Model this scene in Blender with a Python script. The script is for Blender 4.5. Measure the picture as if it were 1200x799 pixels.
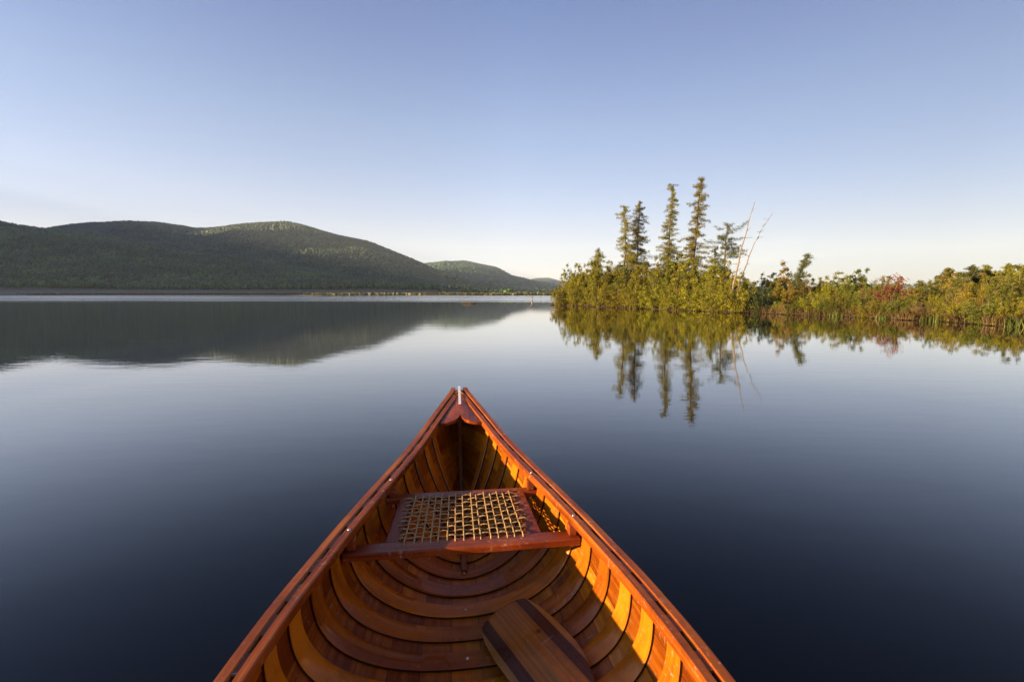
import bpy, math, random
import numpy as np

# ------------------------------------------------------------------ camera, sky, sun, exposure
for o in list(bpy.data.objects):
    bpy.data.objects.remove(o, do_unlink=True)
scene = bpy.context.scene
COL = scene.collection
R = math.radians

CAM_H = 0.95
PITCH = R(5.80)
cam_data = bpy.data.cameras.new('camera')
cam = bpy.data.objects.new('camera', cam_data)
COL.objects.link(cam)
cam_data.sensor_width = 36.0
cam_data.lens = 16.0
cam_data.clip_start = 0.02
cam_data.clip_end = 40000
cam.location = (0, 0, CAM_H)
cam.rotation_euler = (math.pi / 2 - PITCH, 0, 0)
scene.camera = cam

SUN_EL = R(10.5)
SUN_DIR_ANG = R(20.0)          # heading the light travels to, counter-clockwise from +X
light_h = (math.cos(SUN_DIR_ANG), math.sin(SUN_DIR_ANG))
to_sun = (-light_h[0] * math.cos(SUN_EL), -light_h[1] * math.cos(SUN_EL), math.sin(SUN_EL))

world = bpy.data.worlds.new('World')
scene.world = world
world.use_nodes = True
wt = world.node_tree
wt.nodes.clear()
w_out = wt.nodes.new('ShaderNodeOutputWorld')
w_bg = wt.nodes.new('ShaderNodeBackground')
sky = wt.nodes.new('ShaderNodeTexSky')
sky.sky_type = 'NISHITA'
sky.sun_disc = False
sky.sun_elevation = SUN_EL
sky.sun_rotation = math.atan2(to_sun[0], to_sun[1])
sky.altitude = 300
sky.air_density = 1.0
sky.dust_density = 0.6
sky.ozone_density = 2.0
w_bg.inputs['Strength'].default_value = 0.052
# thin cirrus low over the right-hand horizon
tc = wt.nodes.new('ShaderNodeTexCoord')
mp = wt.nodes.new('ShaderNodeMapping')
mp.inputs['Scale'].default_value = (1.6, 1.6, 26)
nz = wt.nodes.new('ShaderNodeTexNoise')
nz.inputs['Scale'].default_value = 1.5
nz.inputs['Detail'].default_value = 5
cr = wt.nodes.new('ShaderNodeMapRange')
cr.inputs[1].default_value = 0.5
cr.inputs[2].default_value = 0.75
cr.inputs[3].default_value = 0.0
cr.inputs[4].default_value = 0.28
mx = wt.nodes.new('ShaderNodeMixRGB')
mx.inputs[2].default_value = (6.6, 6.1, 6.0, 1)
sep = wt.nodes.new('ShaderNodeSeparateXYZ')
lo = wt.nodes.new('ShaderNodeMapRange')
lo.inputs[1].default_value = 0.15
lo.inputs[2].default_value = 0.05
mu = wt.nodes.new('ShaderNodeMath')
mu.operation = 'MULTIPLY'
wt.links.new(tc.outputs['Generated'], mp.inputs[0])
wt.links.new(mp.outputs[0], nz.inputs['Vector'])
wt.links.new(nz.outputs['Fac'], cr.inputs[0])
wt.links.new(tc.outputs['Generated'], sep.inputs[0])
wt.links.new(sep.outputs['Z'], lo.inputs[0])
wt.links.new(cr.outputs[0], mu.inputs[0])
wt.links.new(lo.outputs[0], mu.inputs[1])
wt.links.new(mu.outputs[0], mx.inputs[0])
# white balance by height above the horizon and the brighter side of the evening sky
sx_ = wt.nodes.new('ShaderNodeMapRange')
sx_.inputs[1].default_value = -0.75
sx_.inputs[2].default_value = 0.75
zr = wt.nodes.new('ShaderNodeValToRGB')
el = zr.color_ramp.elements
while len(el) < 5: el.new(0.5)
for e_, (p_, c_) in zip(el, [(0.03, (0.70, 0.59, 0.75)), (0.12, (0.66, 0.525, 0.60)), (0.33, (0.555, 0.525, 0.62)), (0.53, (0.30, 0.37, 0.58)), (1.0, (0.23, 0.29, 0.46))]):
    e_.position = p_; e_.color = (*c_, 1)
xr = wt.nodes.new('ShaderNodeValToRGB')
el = xr.color_ramp.elements
while len(el) < 3: el.new(0.5)
for e_, (p_, c_) in zip(el, [(0.05, (.92, .92, .92)), (0.5, (1, 1, 1)), (0.95, (.41, .48, .54))]):
    e_.position = p_; e_.color = (*c_, 1)
m1 = wt.nodes.new('ShaderNodeMixRGB'); m1.blend_type = 'MULTIPLY'; m1.inputs[0].default_value = 1.0
m2 = wt.nodes.new('ShaderNodeMixRGB'); m2.blend_type = 'MULTIPLY'; m2.inputs[0].default_value = 1.0
m3 = wt.nodes.new('ShaderNodeMixRGB'); m3.blend_type = 'MULTIPLY'; m3.inputs[0].default_value = 1.0
m3.inputs[2].default_value = (2, 2, 2, 1)
wt.links.new(sep.outputs['X'], sx_.inputs[0]); wt.links.new(sx_.outputs[0], xr.inputs[0])
wt.links.new(sep.outputs['Z'], zr.inputs[0])
wt.links.new(sky.outputs[0], m1.inputs[1]); wt.links.new(zr.outputs[0], m1.inputs[2])
wt.links.new(m1.outputs[0], m2.inputs[1]); wt.links.new(xr.outputs[0], m2.inputs[2])
wt.links.new(m2.outputs[0], m3.inputs[1]); wt.links.new(m3.outputs[0], mx.inputs[1])
wt.links.new(mx.outputs[0], w_bg.inputs['Color'])
wt.links.new(w_bg.outputs[0], w_out.inputs['Surface'])

sun_data = bpy.data.lights.new('sun', 'SUN')
sun_data.energy = 5.0
sun_data.angle = R(0.5)
sun_data.color = (1.0, 0.74, 0.43)
sun = bpy.data.objects.new('sun', sun_data)
COL.objects.link(sun)
sun.location = (-30, -10, 20)
from mathutils import Vector, Matrix, noise as mnoise
sun.rotation_euler = Vector(to_sun).to_track_quat('Z', 'Y').to_euler()

scene.view_settings.view_transform = 'Standard'
scene.view_settings.look = 'None'
scene.view_settings.gamma = 1.0
scene.view_settings.exposure = 2.126
scene.view_settings.use_curve_mapping = False
scene.cycles.max_bounces = 8
scene.cycles.transparent_max_bounces = 8
scene.cycles.volume_bounces = 0

# ------------------------------------------------------------------ helpers
F = 1200 * 16 / 36.0
HOR = 399.5 - F * math.tan(PITCH)


def ray(px, py):
    cx = (px - 600) / F
    cy = -(py - 399.5) / F
    return np.array([cx, math.cos(PITCH) + cy * math.sin(PITCH), -math.sin(PITCH) + cy * math.cos(PITCH)])


def pt(px, py, depth):
    """world point seen at photo pixel (px,py) that lies `depth` metres ahead (world Y)"""
    r = ray(px, py)
    p = r * (depth / r[1])
    return np.array([p[0], p[1], p[2] + CAM_H])


def tag(o, label=None, cat=None, group=None, kind=None):
    if label: o['label'] = label
    if cat: o['category'] = cat
    if group: o['group'] = group
    if kind: o['kind'] = kind
    return o


def empty(name, loc=(0, 0, 0), rz=0.0):
    o = bpy.data.objects.new(name, None)
    o.empty_display_size = 0.1
    o.location = loc
    o.rotation_euler = (0, 0, rz)
    COL.objects.link(o)
    return o


def mesh_obj(name, verts, faces, mat=None, parent=None, smooth=False, uvs=None, mat_idx=None):
    """verts (n,3); faces (m,k) array or list of lists; uvs per vertex (n,2)"""
    me = bpy.data.meshes.new(name)
    verts = np.asarray(verts, dtype=np.float32)
    if isinstance(faces, np.ndarray):
        m, k = faces.shape
        me.vertices.add(len(verts))
        me.vertices.foreach_set('co', verts.ravel())
        me.loops.add(m * k)
        me.loops.foreach_set('vertex_index', faces.astype(np.int32).ravel())
        me.polygons.add(m)
        me.polygons.foreach_set('loop_start', np.arange(0, m * k, k, dtype=np.int32))
        me.update(calc_edges=True)
    else:
        me.from_pydata([tuple(map(float, v)) for v in verts], [], [tuple(int(i) for i in f) for f in faces])
        me.update()
    if uvs is not None:
        uvl = me.uv_layers.new(name='UVMap')
        li = np.empty(len(me.loops), dtype=np.int32)
        me.loops.foreach_get('vertex_index', li)
        uvl.data.foreach_set('uv', np.asarray(uvs, dtype=np.float32)[li].ravel())
    if mat is not None:
        for mm in (mat if isinstance(mat, (list, tuple)) else [mat]):
            me.materials.append(mm)
    if mat_idx is not None:
        me.polygons.foreach_set('material_index', np.asarray(mat_idx, dtype=np.int32))
    if smooth:
        me.polygons.foreach_set('use_smooth', np.ones(len(me.polygons), dtype=bool))
    o = bpy.data.objects.new(name, me)
    COL.objects.link(o)
    if parent is not None:
        o.parent = parent
    return o


class MB:
    """mesh builder collecting pieces"""
    def __init__(s):
        s.v = []; s.f = []; s.uv = []; s.n = 0

    def add(s, v, f, uv=None):
        v = np.asarray(v, float)
        s.v.append(v)
        s.f += [[i + s.n for i in q] for q in f]
        s.uv.append(np.zeros((len(v), 2)) if uv is None else np.asarray(uv, float))
        s.n += len(v)

    def sweep(s, path, section_fn, closed_section=True, cap=True):
        """path: list of frames; section_fn(i) -> list of 3d points + (u coordinate)"""
        rings = [np.asarray(section_fn(i), float) for i in range(len(path))]
        k = len(rings[0])
        v = np.concatenate(rings)
        cen = [r.mean(0) for r in rings]
        d = [0.0]
        for a, b in zip(cen[:-1], cen[1:]):
            d.append(d[-1] + float(np.linalg.norm(b - a)))
        uv = []
        for i, r in enumerate(rings):
            acc = 0.0
            for j in range(k):
                uv.append((acc, d[i]))
                acc += float(np.linalg.norm(r[(j + 1) % k] - r[j]))
        f = []
        for i in range(len(rings) - 1):
            for j in range(k):
                j2 = (j + 1) % k
                f.append([i * k + j, i * k + j2, (i + 1) * k + j2, (i + 1) * k + j])
        if cap:
            f.append(list(range(k))[::-1])
            f.append([(len(rings) - 1) * k + j for j in range(k)])
        s.add(v, f, uv)

    def tube(s, pts, rad, seg=8):
        pts = [np.asarray(p, float) for p in pts]
        n = len(pts)
        rad = rad if hasattr(rad, '__len__') else [rad] * n

        def sec(i):
            a = pts[max(i - 1, 0)]; b = pts[min(i + 1, n - 1)]
            t = (b - a) / (np.linalg.norm(b - a) + 1e-9)
            up = np.array([0, 0, 1.0]) if abs(t[2]) < 0.9 else np.array([1.0, 0, 0])
            x = np.cross(t, up); x /= np.linalg.norm(x)
            y = np.cross(x, t)
            return [pts[i] + rad[i] * (math.cos(a_) * x + math.sin(a_) * y) for a_ in [2 * math.pi * j / seg for j in range(seg)]]
        s.sweep(pts, sec)

    def box(s, c, size, rot=None, bevel=0.0):
        c = np.asarray(c, float); hx, hy, hz = [q / 2 for q in size]
        b = min(bevel, hx * .9, hy * .9, hz * .9)
        if b <= 0: b = 1e-4
        ring = [(-hx + b, -hz), (hx - b, -hz), (hx, -hz + b), (hx, hz - b), (hx - b, hz), (-hx + b, hz), (-hx, hz - b), (-hx, -hz + b)]
        def lay(y, k):
            return [np.array([x * k[0], y, z * k[1]]) for x, z in ring]
        kk = ((hx - b) / hx, (hz - b) / hz)
        L = [lay(-hy, kk), lay(-hy + b, (1, 1)), lay(hy - b, (1, 1)), lay(hy, kk)]
        if rot is not None:
            M = np.array(rot)
            L = [[M @ p for p in l] for l in L]
        L = [[p + c for p in l] for l in L]
        s.sweep(L, lambda i: L[i])

    def build(s, name, mat, parent=None, smooth=False):
        return mesh_obj(name, np.concatenate(s.v), s.f, mat, parent, smooth, np.concatenate(s.uv))


def shade_auto(o, ang=35):
    me = o.data
    me.polygons.foreach_set('use_smooth', np.ones(len(me.polygons), dtype=bool))
    try:
        me.set_sharp_from_angle(angle=R(ang))
    except Exception:
        pass
    return o


def rotz(a):
    return np.array([[math.cos(a), -math.sin(a), 0], [math.sin(a), math.cos(a), 0], [0, 0, 1]])

# ------------------------------------------------------------------ materials


def new_mat(name):
    m = bpy.data.materials.new(name)
    m.use_nodes = True
    nt = m.node_tree
    b = nt.nodes.get('Principled BSDF')
    return m, nt, b


def N(nt, typ, **kw):
    n = nt.nodes.new(typ)
    for k, v in kw.items():
        if k.startswith('i_'):
            n.inputs[k[2:].replace('_', ' ')].default_value = v
        else:
            setattr(n, k, v)
    return n


def L(nt, a, b):
    nt.links.new(a, b)


def ramp(nt, src, stops):
    r = nt.nodes.new('ShaderNodeValToRGB')
    e = r.color_ramp.elements
    while len(e) < len(stops):
        e.new(0.5)
    for q, (p, c) in zip(e, stops):
        q.position = p
        q.color = (*c, 1) if len(c) == 3 else c
    L(nt, src, r.inputs[0])
    return r.outputs[0]


def mixc(nt, fac, a, b, mode='MIX'):
    m = nt.nodes.new('ShaderNodeMixRGB')
    m.blend_type = mode
    for i, x in ((0, fac), (1, a), (2, b)):
        if isinstance(x, (int, float)):
            m.inputs[i].default_value = x
        elif isinstance(x, tuple):
            m.inputs[i].default_value = (*x, 1)
        else:
            L(nt, x, m.inputs[i])
    return m.outputs[0]


def math_(nt, op, a, b=0.0, clamp=False):
    m = nt.nodes.new('ShaderNodeMath')
    m.operation = op
    m.use_clamp = clamp
    for i, x in ((0, a), (1, b)):
        if isinstance(x, (int, float)):
            m.inputs[i].default_value = x
        else:
            L(nt, x, m.inputs[i])
    return m.outputs[0]


def mapr(nt, v, a, b, c, d):
    m = nt.nodes.new('ShaderNodeMapRange')
    L(nt, v, m.inputs[0])
    for i, x in enumerate((a, b, c, d)):
        m.inputs[i + 1].default_value = x
    return m.outputs[0]


def wood(name, dark, mid, light, grain_axis='UV', stretch=(60, 3, 1), rough=0.3, coat=0.5, wear=0.25,
         planks=None, rnd=0.5, speck=(0.55, 0.42, 0.32)):
    """varnished wood; grain runs along V of the UV map (or along object Y)"""
    m, nt, b = new_mat(name)
    t = N(nt, 'ShaderNodeTexCoord')
    src = t.outputs['UV'] if grain_axis == 'UV' else t.outputs['Object']
    oi = N(nt, 'ShaderNodeObjectInfo')
    off = N(nt, 'ShaderNodeVectorMath', operation='ADD')
    sc = N(nt, 'ShaderNodeVectorMath', operation='SCALE')
    comb = N(nt, 'ShaderNodeCombineXYZ')
    L(nt, oi.outputs['Random'], comb.inputs[0]); L(nt, oi.outputs['Random'], comb.inputs[1])
    L(nt, comb.outputs[0], sc.inputs[0]); sc.inputs['Scale'].default_value = 37.0
    L(nt, src, off.inputs[0]); L(nt, sc.outputs[0], off.inputs[1])
    mp_ = N(nt, 'ShaderNodeMapping')
    mp_.inputs['Scale'].default_value = stretch
    L(nt, off.outputs[0], mp_.inputs[0])
    n1 = N(nt, 'ShaderNodeTexNoise', i_Scale=1.0, i_Detail=6.0, i_Roughness=0.62, i_Distortion=0.4)
    L(nt, mp_.outputs[0], n1.inputs['Vector'])
    n2 = N(nt, 'ShaderNodeTexNoise', i_Scale=5.0, i_Detail=3.0)
    L(nt, off.outputs[0], n2.inputs['Vector'])
    g = math_(nt, 'ADD', math_(nt, 'MULTIPLY', n1.outputs['Fac'], 0.65), math_(nt, 'MULTIPLY', n2.outputs['Fac'], 0.35))
    if planks:
        br = N(nt, 'ShaderNodeTexBrick', i_Scale=1.0)
        br.offset = 0.37
        br.offset_frequency = 3
        br.inputs['Brick Width'].default_value = planks[1]
        br.inputs['Row Height'].default_value = planks[0]
        br.inputs['Mortar Size'].default_value = 0.0011
        br.inputs['Mortar Smooth'].default_value = 0.1
        br.inputs['Bias'].default_value = 0.0
        br.inputs['Color1'].default_value = (0, 0, 0, 1)
        br.inputs['Color2'].default_value = (1, 1, 1, 1)
        br.inputs['Mortar'].default_value = (0.5, 0.5, 0.5, 1)
        sw = N(nt, 'ShaderNodeSeparateXYZ'); L(nt, t.outputs['UV'], sw.inputs[0])
        cw = N(nt, 'ShaderNodeCombineXYZ'); L(nt, sw.outputs[1], cw.inputs[0]); L(nt, sw.outputs[0], cw.inputs[1])
        L(nt, cw.outputs[0], br.inputs['Vector'])
        g = math_(nt, 'ADD', math_(nt, 'MULTIPLY', g, 0.8), math_(nt, 'MULTIPLY', math_(nt, 'SUBTRACT', br.outputs['Color'], 0.4), 0.32))
    else:
        g = math_(nt, 'ADD', g, math_(nt, 'MULTIPLY', math_(nt, 'SUBTRACT', oi.outputs['Random'], 0.5), rnd * 0.3))
    col = ramp(nt, g, [(0.30, dark), (0.5, mid), (0.68, light)])
    # worn, dusty specks and drips
    n3 = N(nt, 'ShaderNodeTexNoise', i_Scale=70.0, i_Detail=5.0, i_Roughness=0.7)
    L(nt, off.outputs[0], n3.inputs['Vector'])
    n4 = N(nt, 'ShaderNodeTexNoise', i_Scale=9.0, i_Detail=3.0)
    L(nt, off.outputs[0], n4.inputs['Vector'])
    wf = math_(nt, 'MULTIPLY', mapr(nt, n3.outputs['Fac'], 0.56, 0.70, 0, 1), mapr(nt, n4.outputs['Fac'], 0.46, 0.66, 0, 1))
    wf = math_(nt, 'MULTIPLY', wf, wear)
    col = mixc(nt, wf, col, speck)
    n5 = N(nt, 'ShaderNodeTexNoise', i_Scale=6.0, i_Detail=6.0, i_Roughness=0.7)
    L(nt, off.outputs[0], n5.inputs['Vector'])
    col = mixc(nt, mapr(nt, n5.outputs['Fac'], 0.48, 0.70, 0, 0.6), col, (dark[0] * .6, dark[1] * .5, dark[2] * .6))
    # hairline scratches
    sc2 = N(nt, 'ShaderNodeMapping'); sc2.inputs['Scale'].default_value = (9, 160, 1); sc2.inputs['Rotation'].default_value = (0, 0, .5)
    L(nt, off.outputs[0], sc2.inputs[0])
    n6 = N(nt, 'ShaderNodeTexNoise', i_Scale=1.0, i_Detail=2.0); L(nt, sc2.outputs[0], n6.inputs['Vector'])
    col = mixc(nt, math_(nt, 'MULTIPLY', mapr(nt, n6.outputs['Fac'], 0.70, 0.76, 0, .35), mapr(nt, n4.outputs['Fac'], 0.45, 0.6, 0, 1)), col, speck)
    # dark knots and dings
    vo = N(nt, 'ShaderNodeTexVoronoi', i_Scale=7.0)
    L(nt, off.outputs[0], vo.inputs['Vector'])
    kn = mapr(nt, vo.outputs['Distance'], 0.035, 0.075, 0.75, 0)
    col = mixc(nt, kn, col, (dark[0] * 0.35, dark[1] * 0.3, dark[2] * 0.3))
    if planks:
        col = mixc(nt, math_(nt, 'MULTIPLY', br.outputs['Fac'], 0.85), col, (0.012, 0.005, 0.003))
    L(nt, col, b.inputs['Base Color'])
    rr = mapr(nt, n2.outputs['Fac'], 0.35, 0.7, rough * 0.8, rough * 1.5)
    rr = math_(nt, 'ADD', rr, math_(nt, 'MULTIPLY', wf, 0.5))
    L(nt, rr, b.inputs['Roughness'])
    b.inputs['Coat Weight'].default_value = coat * 0.5
    b.inputs['Specular IOR Level'].default_value = 0.18
    b.inputs['Coat Roughness'].default_value = 0.16
    bp = N(nt, 'ShaderNodeBump', i_Strength=0.25, i_Distance=0.002)
    L(nt, math_(nt, 'ADD', n1.outputs['Fac'], math_(nt, 'MULTIPLY', n4.outputs['Fac'], 0.9)), bp.inputs['Height'])
    L(nt, bp.outputs[0], b.inputs['Normal'])
    L(nt, bp.outputs[0], b.inputs['Coat Normal'])
    return m


M_plank = wood('cedar planking', (0.135, 0.0260, 0.0016), (0.32, 0.088, 0.0030), (0.50, 0.175, 0.0065), planks=(0.085, 0.95), wear=0.5, coat=0.25)
M_rib = wood('cedar rib', (0.190, 0.0430, 0.0020), (0.34, 0.096, 0.0032), (0.48, 0.155, 0.0060), stretch=(55, 2.2, 1), wear=0.5, rnd=1.3, rough=0.26, coat=0.4)
M_ribedge = wood('rib edge, old dark varnish', (0.020, 0.006, 0.002), (0.035, 0.010, 0.003), (0.06, 0.018, 0.005), stretch=(55, 2.2, 1), wear=0.2, rough=0.5, coat=0.1)  # dark rib sides: the shadow line beside each rib is put into the colour
M_gun = wood('gunwale mahogany', (0.115, 0.020, 0.003), (0.265, 0.060, 0.005), (0.42, 0.125, 0.010), stretch=(70, 2.0, 1), wear=0.9, rough=0.3, coat=0.35)
M_seatw = wood('seat wood', (0.095, 0.014, 0.004), (0.20, 0.033, 0.006), (0.32, 0.075, 0.012), stretch=(80, 3.0, 1), wear=1.0, rough=0.32, coat=0.3)
M_deck = wood('deck wood', (0.12, 0.018, 0.003), (0.27, 0.050, 0.006), (0.42, 0.11, 0.012), stretch=(60, 3.0, 1), wear=0.8, rough=0.25)
M_pad_mid = wood('paddle cedar', (0.16, 0.050, 0.006), (0.28, 0.092, 0.010), (0.42, 0.155, 0.020), stretch=(95, 1.4, 1), wear=0.15, rough=0.3, coat=0.4)
M_pad_dark = wood('paddle walnut', (0.035, 0.010, 0.003), (0.070, 0.020, 0.005), (0.11, 0.034, 0.008), stretch=(95, 1.4, 1), wear=0.15, rough=0.3, coat=0.4)
M_pad_light = wood('paddle basswood', (0.20, 0.075, 0.012), (0.30, 0.12, 0.02), (0.42, 0.18, 0.035), stretch=(95, 1.4, 1), wear=0.15, rough=0.3, coat=0.4)


def simple(name, col, rough=0.5, metal=0.0, nscale=20, namt=0.25, bump=0.0):
    m, nt, b = new_mat(name)
    t = N(nt, 'ShaderNodeTexCoord')
    n = N(nt, 'ShaderNodeTexNoise', i_Scale=float(nscale), i_Detail=5.0)
    L(nt, t.outputs['Object'], n.inputs['Vector'])
    c = ramp(nt, n.outputs['Fac'], [(0.3, tuple(q * (1 - namt) for q in col)), (0.7, tuple(min(q * (1 + namt), 1) for q in col))])
    L(nt, c, b.inputs['Base Color'])
    b.inputs['Roughness'].default_value = rough
    b.inputs['Metallic'].default_value = metal
    if bump:
        bp = N(nt, 'ShaderNodeBump', i_Strength=bump, i_Distance=0.01)
        L(nt, n.outputs['Fac'], bp.inputs['Height']); L(nt, bp.outputs[0], b.inputs['Normal'])
    return m


M_metal = simple('dull aluminium', (0.80, 0.80, 0.80), 0.45, 0.35, 60, 0.15)
M_bolt = simple('steel bolt', (0.65, 0.64, 0.62), 0.3, 0.9, 60, 0.2)
M_tack = simple('old copper tack', (0.10, 0.045, 0.02), 0.45, 0.5, 60, 0.3)
M_cane = simple('rawhide lacing', (0.34, 0.21, 0.08), 0.5, 0, 120, 0.3, 0.3)
M_canvas = simple('dark painted canvas', (0.020, 0.045, 0.030), 0.3, 0, 8, 0.2)
M_bark = simple('bark', (0.11, 0.078, 0.052), 0.9, 0, 9, 0.4, 0.6)
M_dead = simple('bleached dead wood', (0.20, 0.155, 0.115), 0.85, 0, 9, 0.25, 0.5)
M_stem = simple('shrub stems', (0.16, 0.105, 0.065), 0.9, 0, 14, 0.4)
M_soil = simple('peaty soil', (0.035, 0.026, 0.017), 0.95, 0, 1.4, 0.4, 0.5)


def leaf_mat(name, c1, c2, c3, trans=0.35, nsc=5.0, nmix=0.55):
    m, nt, b = new_mat(name)
    ge = N(nt, 'ShaderNodeNewGeometry')
    oi = N(nt, 'ShaderNodeObjectInfo')
    col = ramp(nt, ge.outputs['Random Per Island'], [(0.0, c1), (0.5, c2), (1.0, c3)])
    tcl = N(nt, 'ShaderNodeTexCoord')
    nl_ = N(nt, 'ShaderNodeTexNoise', i_Scale=nsc, i_Detail=4.0); L(nt, tcl.outputs['Object'], nl_.inputs['Vector'])
    col = mixc(nt, mapr(nt, nl_.outputs['Fac'], 0.42, 0.60, nmix, 0.0), col, tuple(q * .75 for q in c1))
    hv = N(nt, 'ShaderNodeHueSaturation')
    L(nt, mapr(nt, oi.outputs['Random'], 0, 1, 0.485, 0.512), hv.inputs['Hue'])
    L(nt, mapr(nt, oi.outputs['Random'], 0, 1, 0.8, 1.15), hv.inputs['Value'])
    L(nt, col, hv.inputs['Color'])
    L(nt, hv.outputs[0], b.inputs['Base Color'])
    b.inputs['Roughness'].default_value = 0.55
    b.inputs['Specular IOR Level'].default_value = 0.3
    tr = N(nt, 'ShaderNodeBsdfTranslucent')
    L(nt, hv.outputs[0], tr.inputs['Color'])
    ms = N(nt, 'ShaderNodeMixShader')
    ms.inputs[0].default_value = trans
    L(nt, b.outputs[0], ms.inputs[1]); L(nt, tr.outputs[0], ms.inputs[2])
    out = nt.nodes.get('Material Output')
    L(nt, ms.outputs[0], out.inputs['Surface'])
    return m


M_needle = leaf_mat('spruce needles', (0.15, 0.155, 0.024), (0.29, 0.265, 0.036), (0.42, 0.36, 0.055), 0.45)
M_needle2 = leaf_mat('dark pine needles', (0.065, 0.085, 0.026), (0.12, 0.14, 0.036), (0.19, 0.185, 0.05), 0.25)
M_leaf_yel = leaf_mat('yellow green leaves', (0.13, 0.14, 0.010), (0.28, 0.255, 0.015), (0.46, 0.36, 0.025), 0.45)
M_leaf_grn = leaf_mat('green leaves', (0.080, 0.105, 0.012), (0.16, 0.175, 0.018), (0.27, 0.25, 0.028), 0.45)
M_leaf_dark = leaf_mat('dark leaves', (0.022, 0.040, 0.014), (0.040, 0.065, 0.018), (0.07, 0.095, 0.025), 0.3)
M_leaf_brown = leaf_mat('russet twigs', (0.17, 0.105, 0.035), (0.26, 0.175, 0.048), (0.32, 0.26, 0.06), 0.35)
M_leaf_gold = leaf_mat('golden leaves', (0.18, 0.14, 0.016), (0.31, 0.23, 0.02), (0.42, 0.30, 0.03), 0.4)
M_leaf_red = leaf_mat('red maple leaves', (0.20, 0.060, 0.025), (0.30, 0.10, 0.04), (0.32, 0.19, 0.06), 0.4)
M_sedge = leaf_mat('rusty sedge', (0.07, 0.034, 0.016), (0.13, 0.075, 0.028), (0.16, 0.13, 0.035), 0.3)
M_reed = leaf_mat('green reed', (0.09, 0.115, 0.02), (0.15, 0.17, 0.03), (0.22, 0.22, 0.045), 0.4)

# ------------------------------------------------------------------ canoe geometry
U0 = 0.10            # centre of the canoe along its axis
HALF = 2.435


def zg(s):
    s = abs(s)
    return 0.24 + 0.18 * (max(0.0, (s - 0.80) / 1.6)) ** 2.2


_ws = [0, .5, .73, .95, 1.25, 1.45, 1.66, 1.88, 2.06, 2.25, 2.38, 2.44, 2.6]
_ww = [.492, .487, .477, .452, .392, .340, .276, .208, .160, .102, .060, .036, .036]
OUTW = .055          # outwale + plank + rib + inwale


def wfun(s):
    return float(np.interp(abs(s), _ws, _ww))


# smooth it a little
_ss = np.linspace(0, 2.6, 261)
_sm = np.convolve(np.pad([wfun(x) for x in _ss], 8, mode='edge'), np.ones(17) / 17, 'valid')


def wout(s):
    return float(np.interp(abs(s), _ss, _sm))


def smooth01(x):
    x = min(max(x, 0), 1)
    return x * x * (3 - 2 * x)


def hull(q, t, off=0.0):
    """q in [-1,1] along, t in [-1,1] from left gunwale over keel to right; off = inward offset"""
    def base(q, t):
        sg = HALF * q
        e = abs(q)
        # half width of the planking's outer face at the gunwale
        w = max(wout(sg) - 0.020, 0.004) * (1 - smooth01((e - 0.955) / 0.045)) + 0.004 * smooth01((e - 0.955) / 0.045)
        zt = zg(sg)
        zk = -0.070 + 0.03 * e ** 4
        uk = (HALF - 0.30 * e ** 3) * q
        th = (1 - abs(t)) * math.pi / 2         # 0 at gunwale, pi/2 at keel
        n = 2.75 - 1.55 * smooth01((e - 0.25) / 0.7)
        a = 2 / n
        # even spacing in arc is roughly kept by the angle
        vv = max(math.cos(th), 0) ** a
        zz = max(math.sin(th), 0) ** a
        w2 = w * (1 + 0.05 * math.sin(2 * th) * (1 - e ** 2))
        z = zt - (zt - zk) * zz
        zf = 1 - zz
        v = math.copysign(w2 * vv, t) if t != 0 else 0.0
        g = 1 - (1 - zf) ** 2.4
        u = uk + (sg - uk) * g
        return np.array([v, U0 + u, z])
    p = base(q, t)
    if off == 0:
        return p
    eq, et = 1e-3, 1e-3
    q1, q2 = max(q - eq, -1), min(q + eq, 1)
    t1, t2 = max(t - et, -1), min(t + et, 1)
    a = base(q2, t) - base(q1, t)
    b = base(q, t2) - base(q, t1)
    nrm = np.cross(a, b)      # along x across
    ln = np.linalg.norm(nrm)
    if ln < 1e-12:
        nrm = np.array([0, 0, 1.0])
    else:
        nrm /= ln
    # inward = towards the axis and up
    c = np.array([0, p[1], zg(HALF * q) + 0.1])
    if np.dot(nrm, c - p) < 0:
        nrm = -nrm
    r = p + nrm * off
    if p[0] * r[0] < 0:
        r[0] = 0
    return r


def q_of_u(u):
    return (u - U0) / HALF


YAW = R(7.3)
canoe = empty('canoe', (0.026, 0, 0), YAW)
tag(canoe, 'varnished cedar and mahogany canoe seen from inside, its bow pointing across the lake', 'canoe')

# planking shell: outer canvas face + inner cedar face
NQ, NT = 150, 56
qs = np.sin(np.linspace(-1, 1, NQ) * math.pi / 2) * 0.35 + np.linspace(-1, 1, NQ) * 0.65
ts = np.linspace(-1, 1, NT)
vo, vi, uv = [], [], []
for q in qs:
    prev = None; acc = 0
    mid = hull(q, 0)
    row = [hull(q, t) for t in ts]
    ac = [0.0]
    for a, b in zip(row[:-1], row[1:]):
        ac.append(ac[-1] + np.linalg.norm(b - a))
    tot = ac[-1]
    for k, t in enumerate(ts):
        vo.append(row[k])
        vi.append(hull(q, t, 0.006))
        uv.append((ac[k] - tot / 2 + 2.0, row[k][1] + 4.0))
faces, midx = [], []
off = NQ * NT
for i in range(NQ - 1):
    for j in range(NT - 1):
        a, b, c, d = i * NT + j, i * NT + j + 1, (i + 1) * NT + j + 1, (i + 1) * NT + j
        faces.append([a, b, c, d]); midx.append(1)
        faces.append([off + d, off + c, off + b, off + a]); midx.append(0)
    for j in (0, NT - 1):
        a, d = i * NT + j, (i + 1) * NT + j
        faces.append([a, d, off + d, off + a] if j == 0 else [d, a, off + a, off + d]); midx.append(0)
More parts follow.
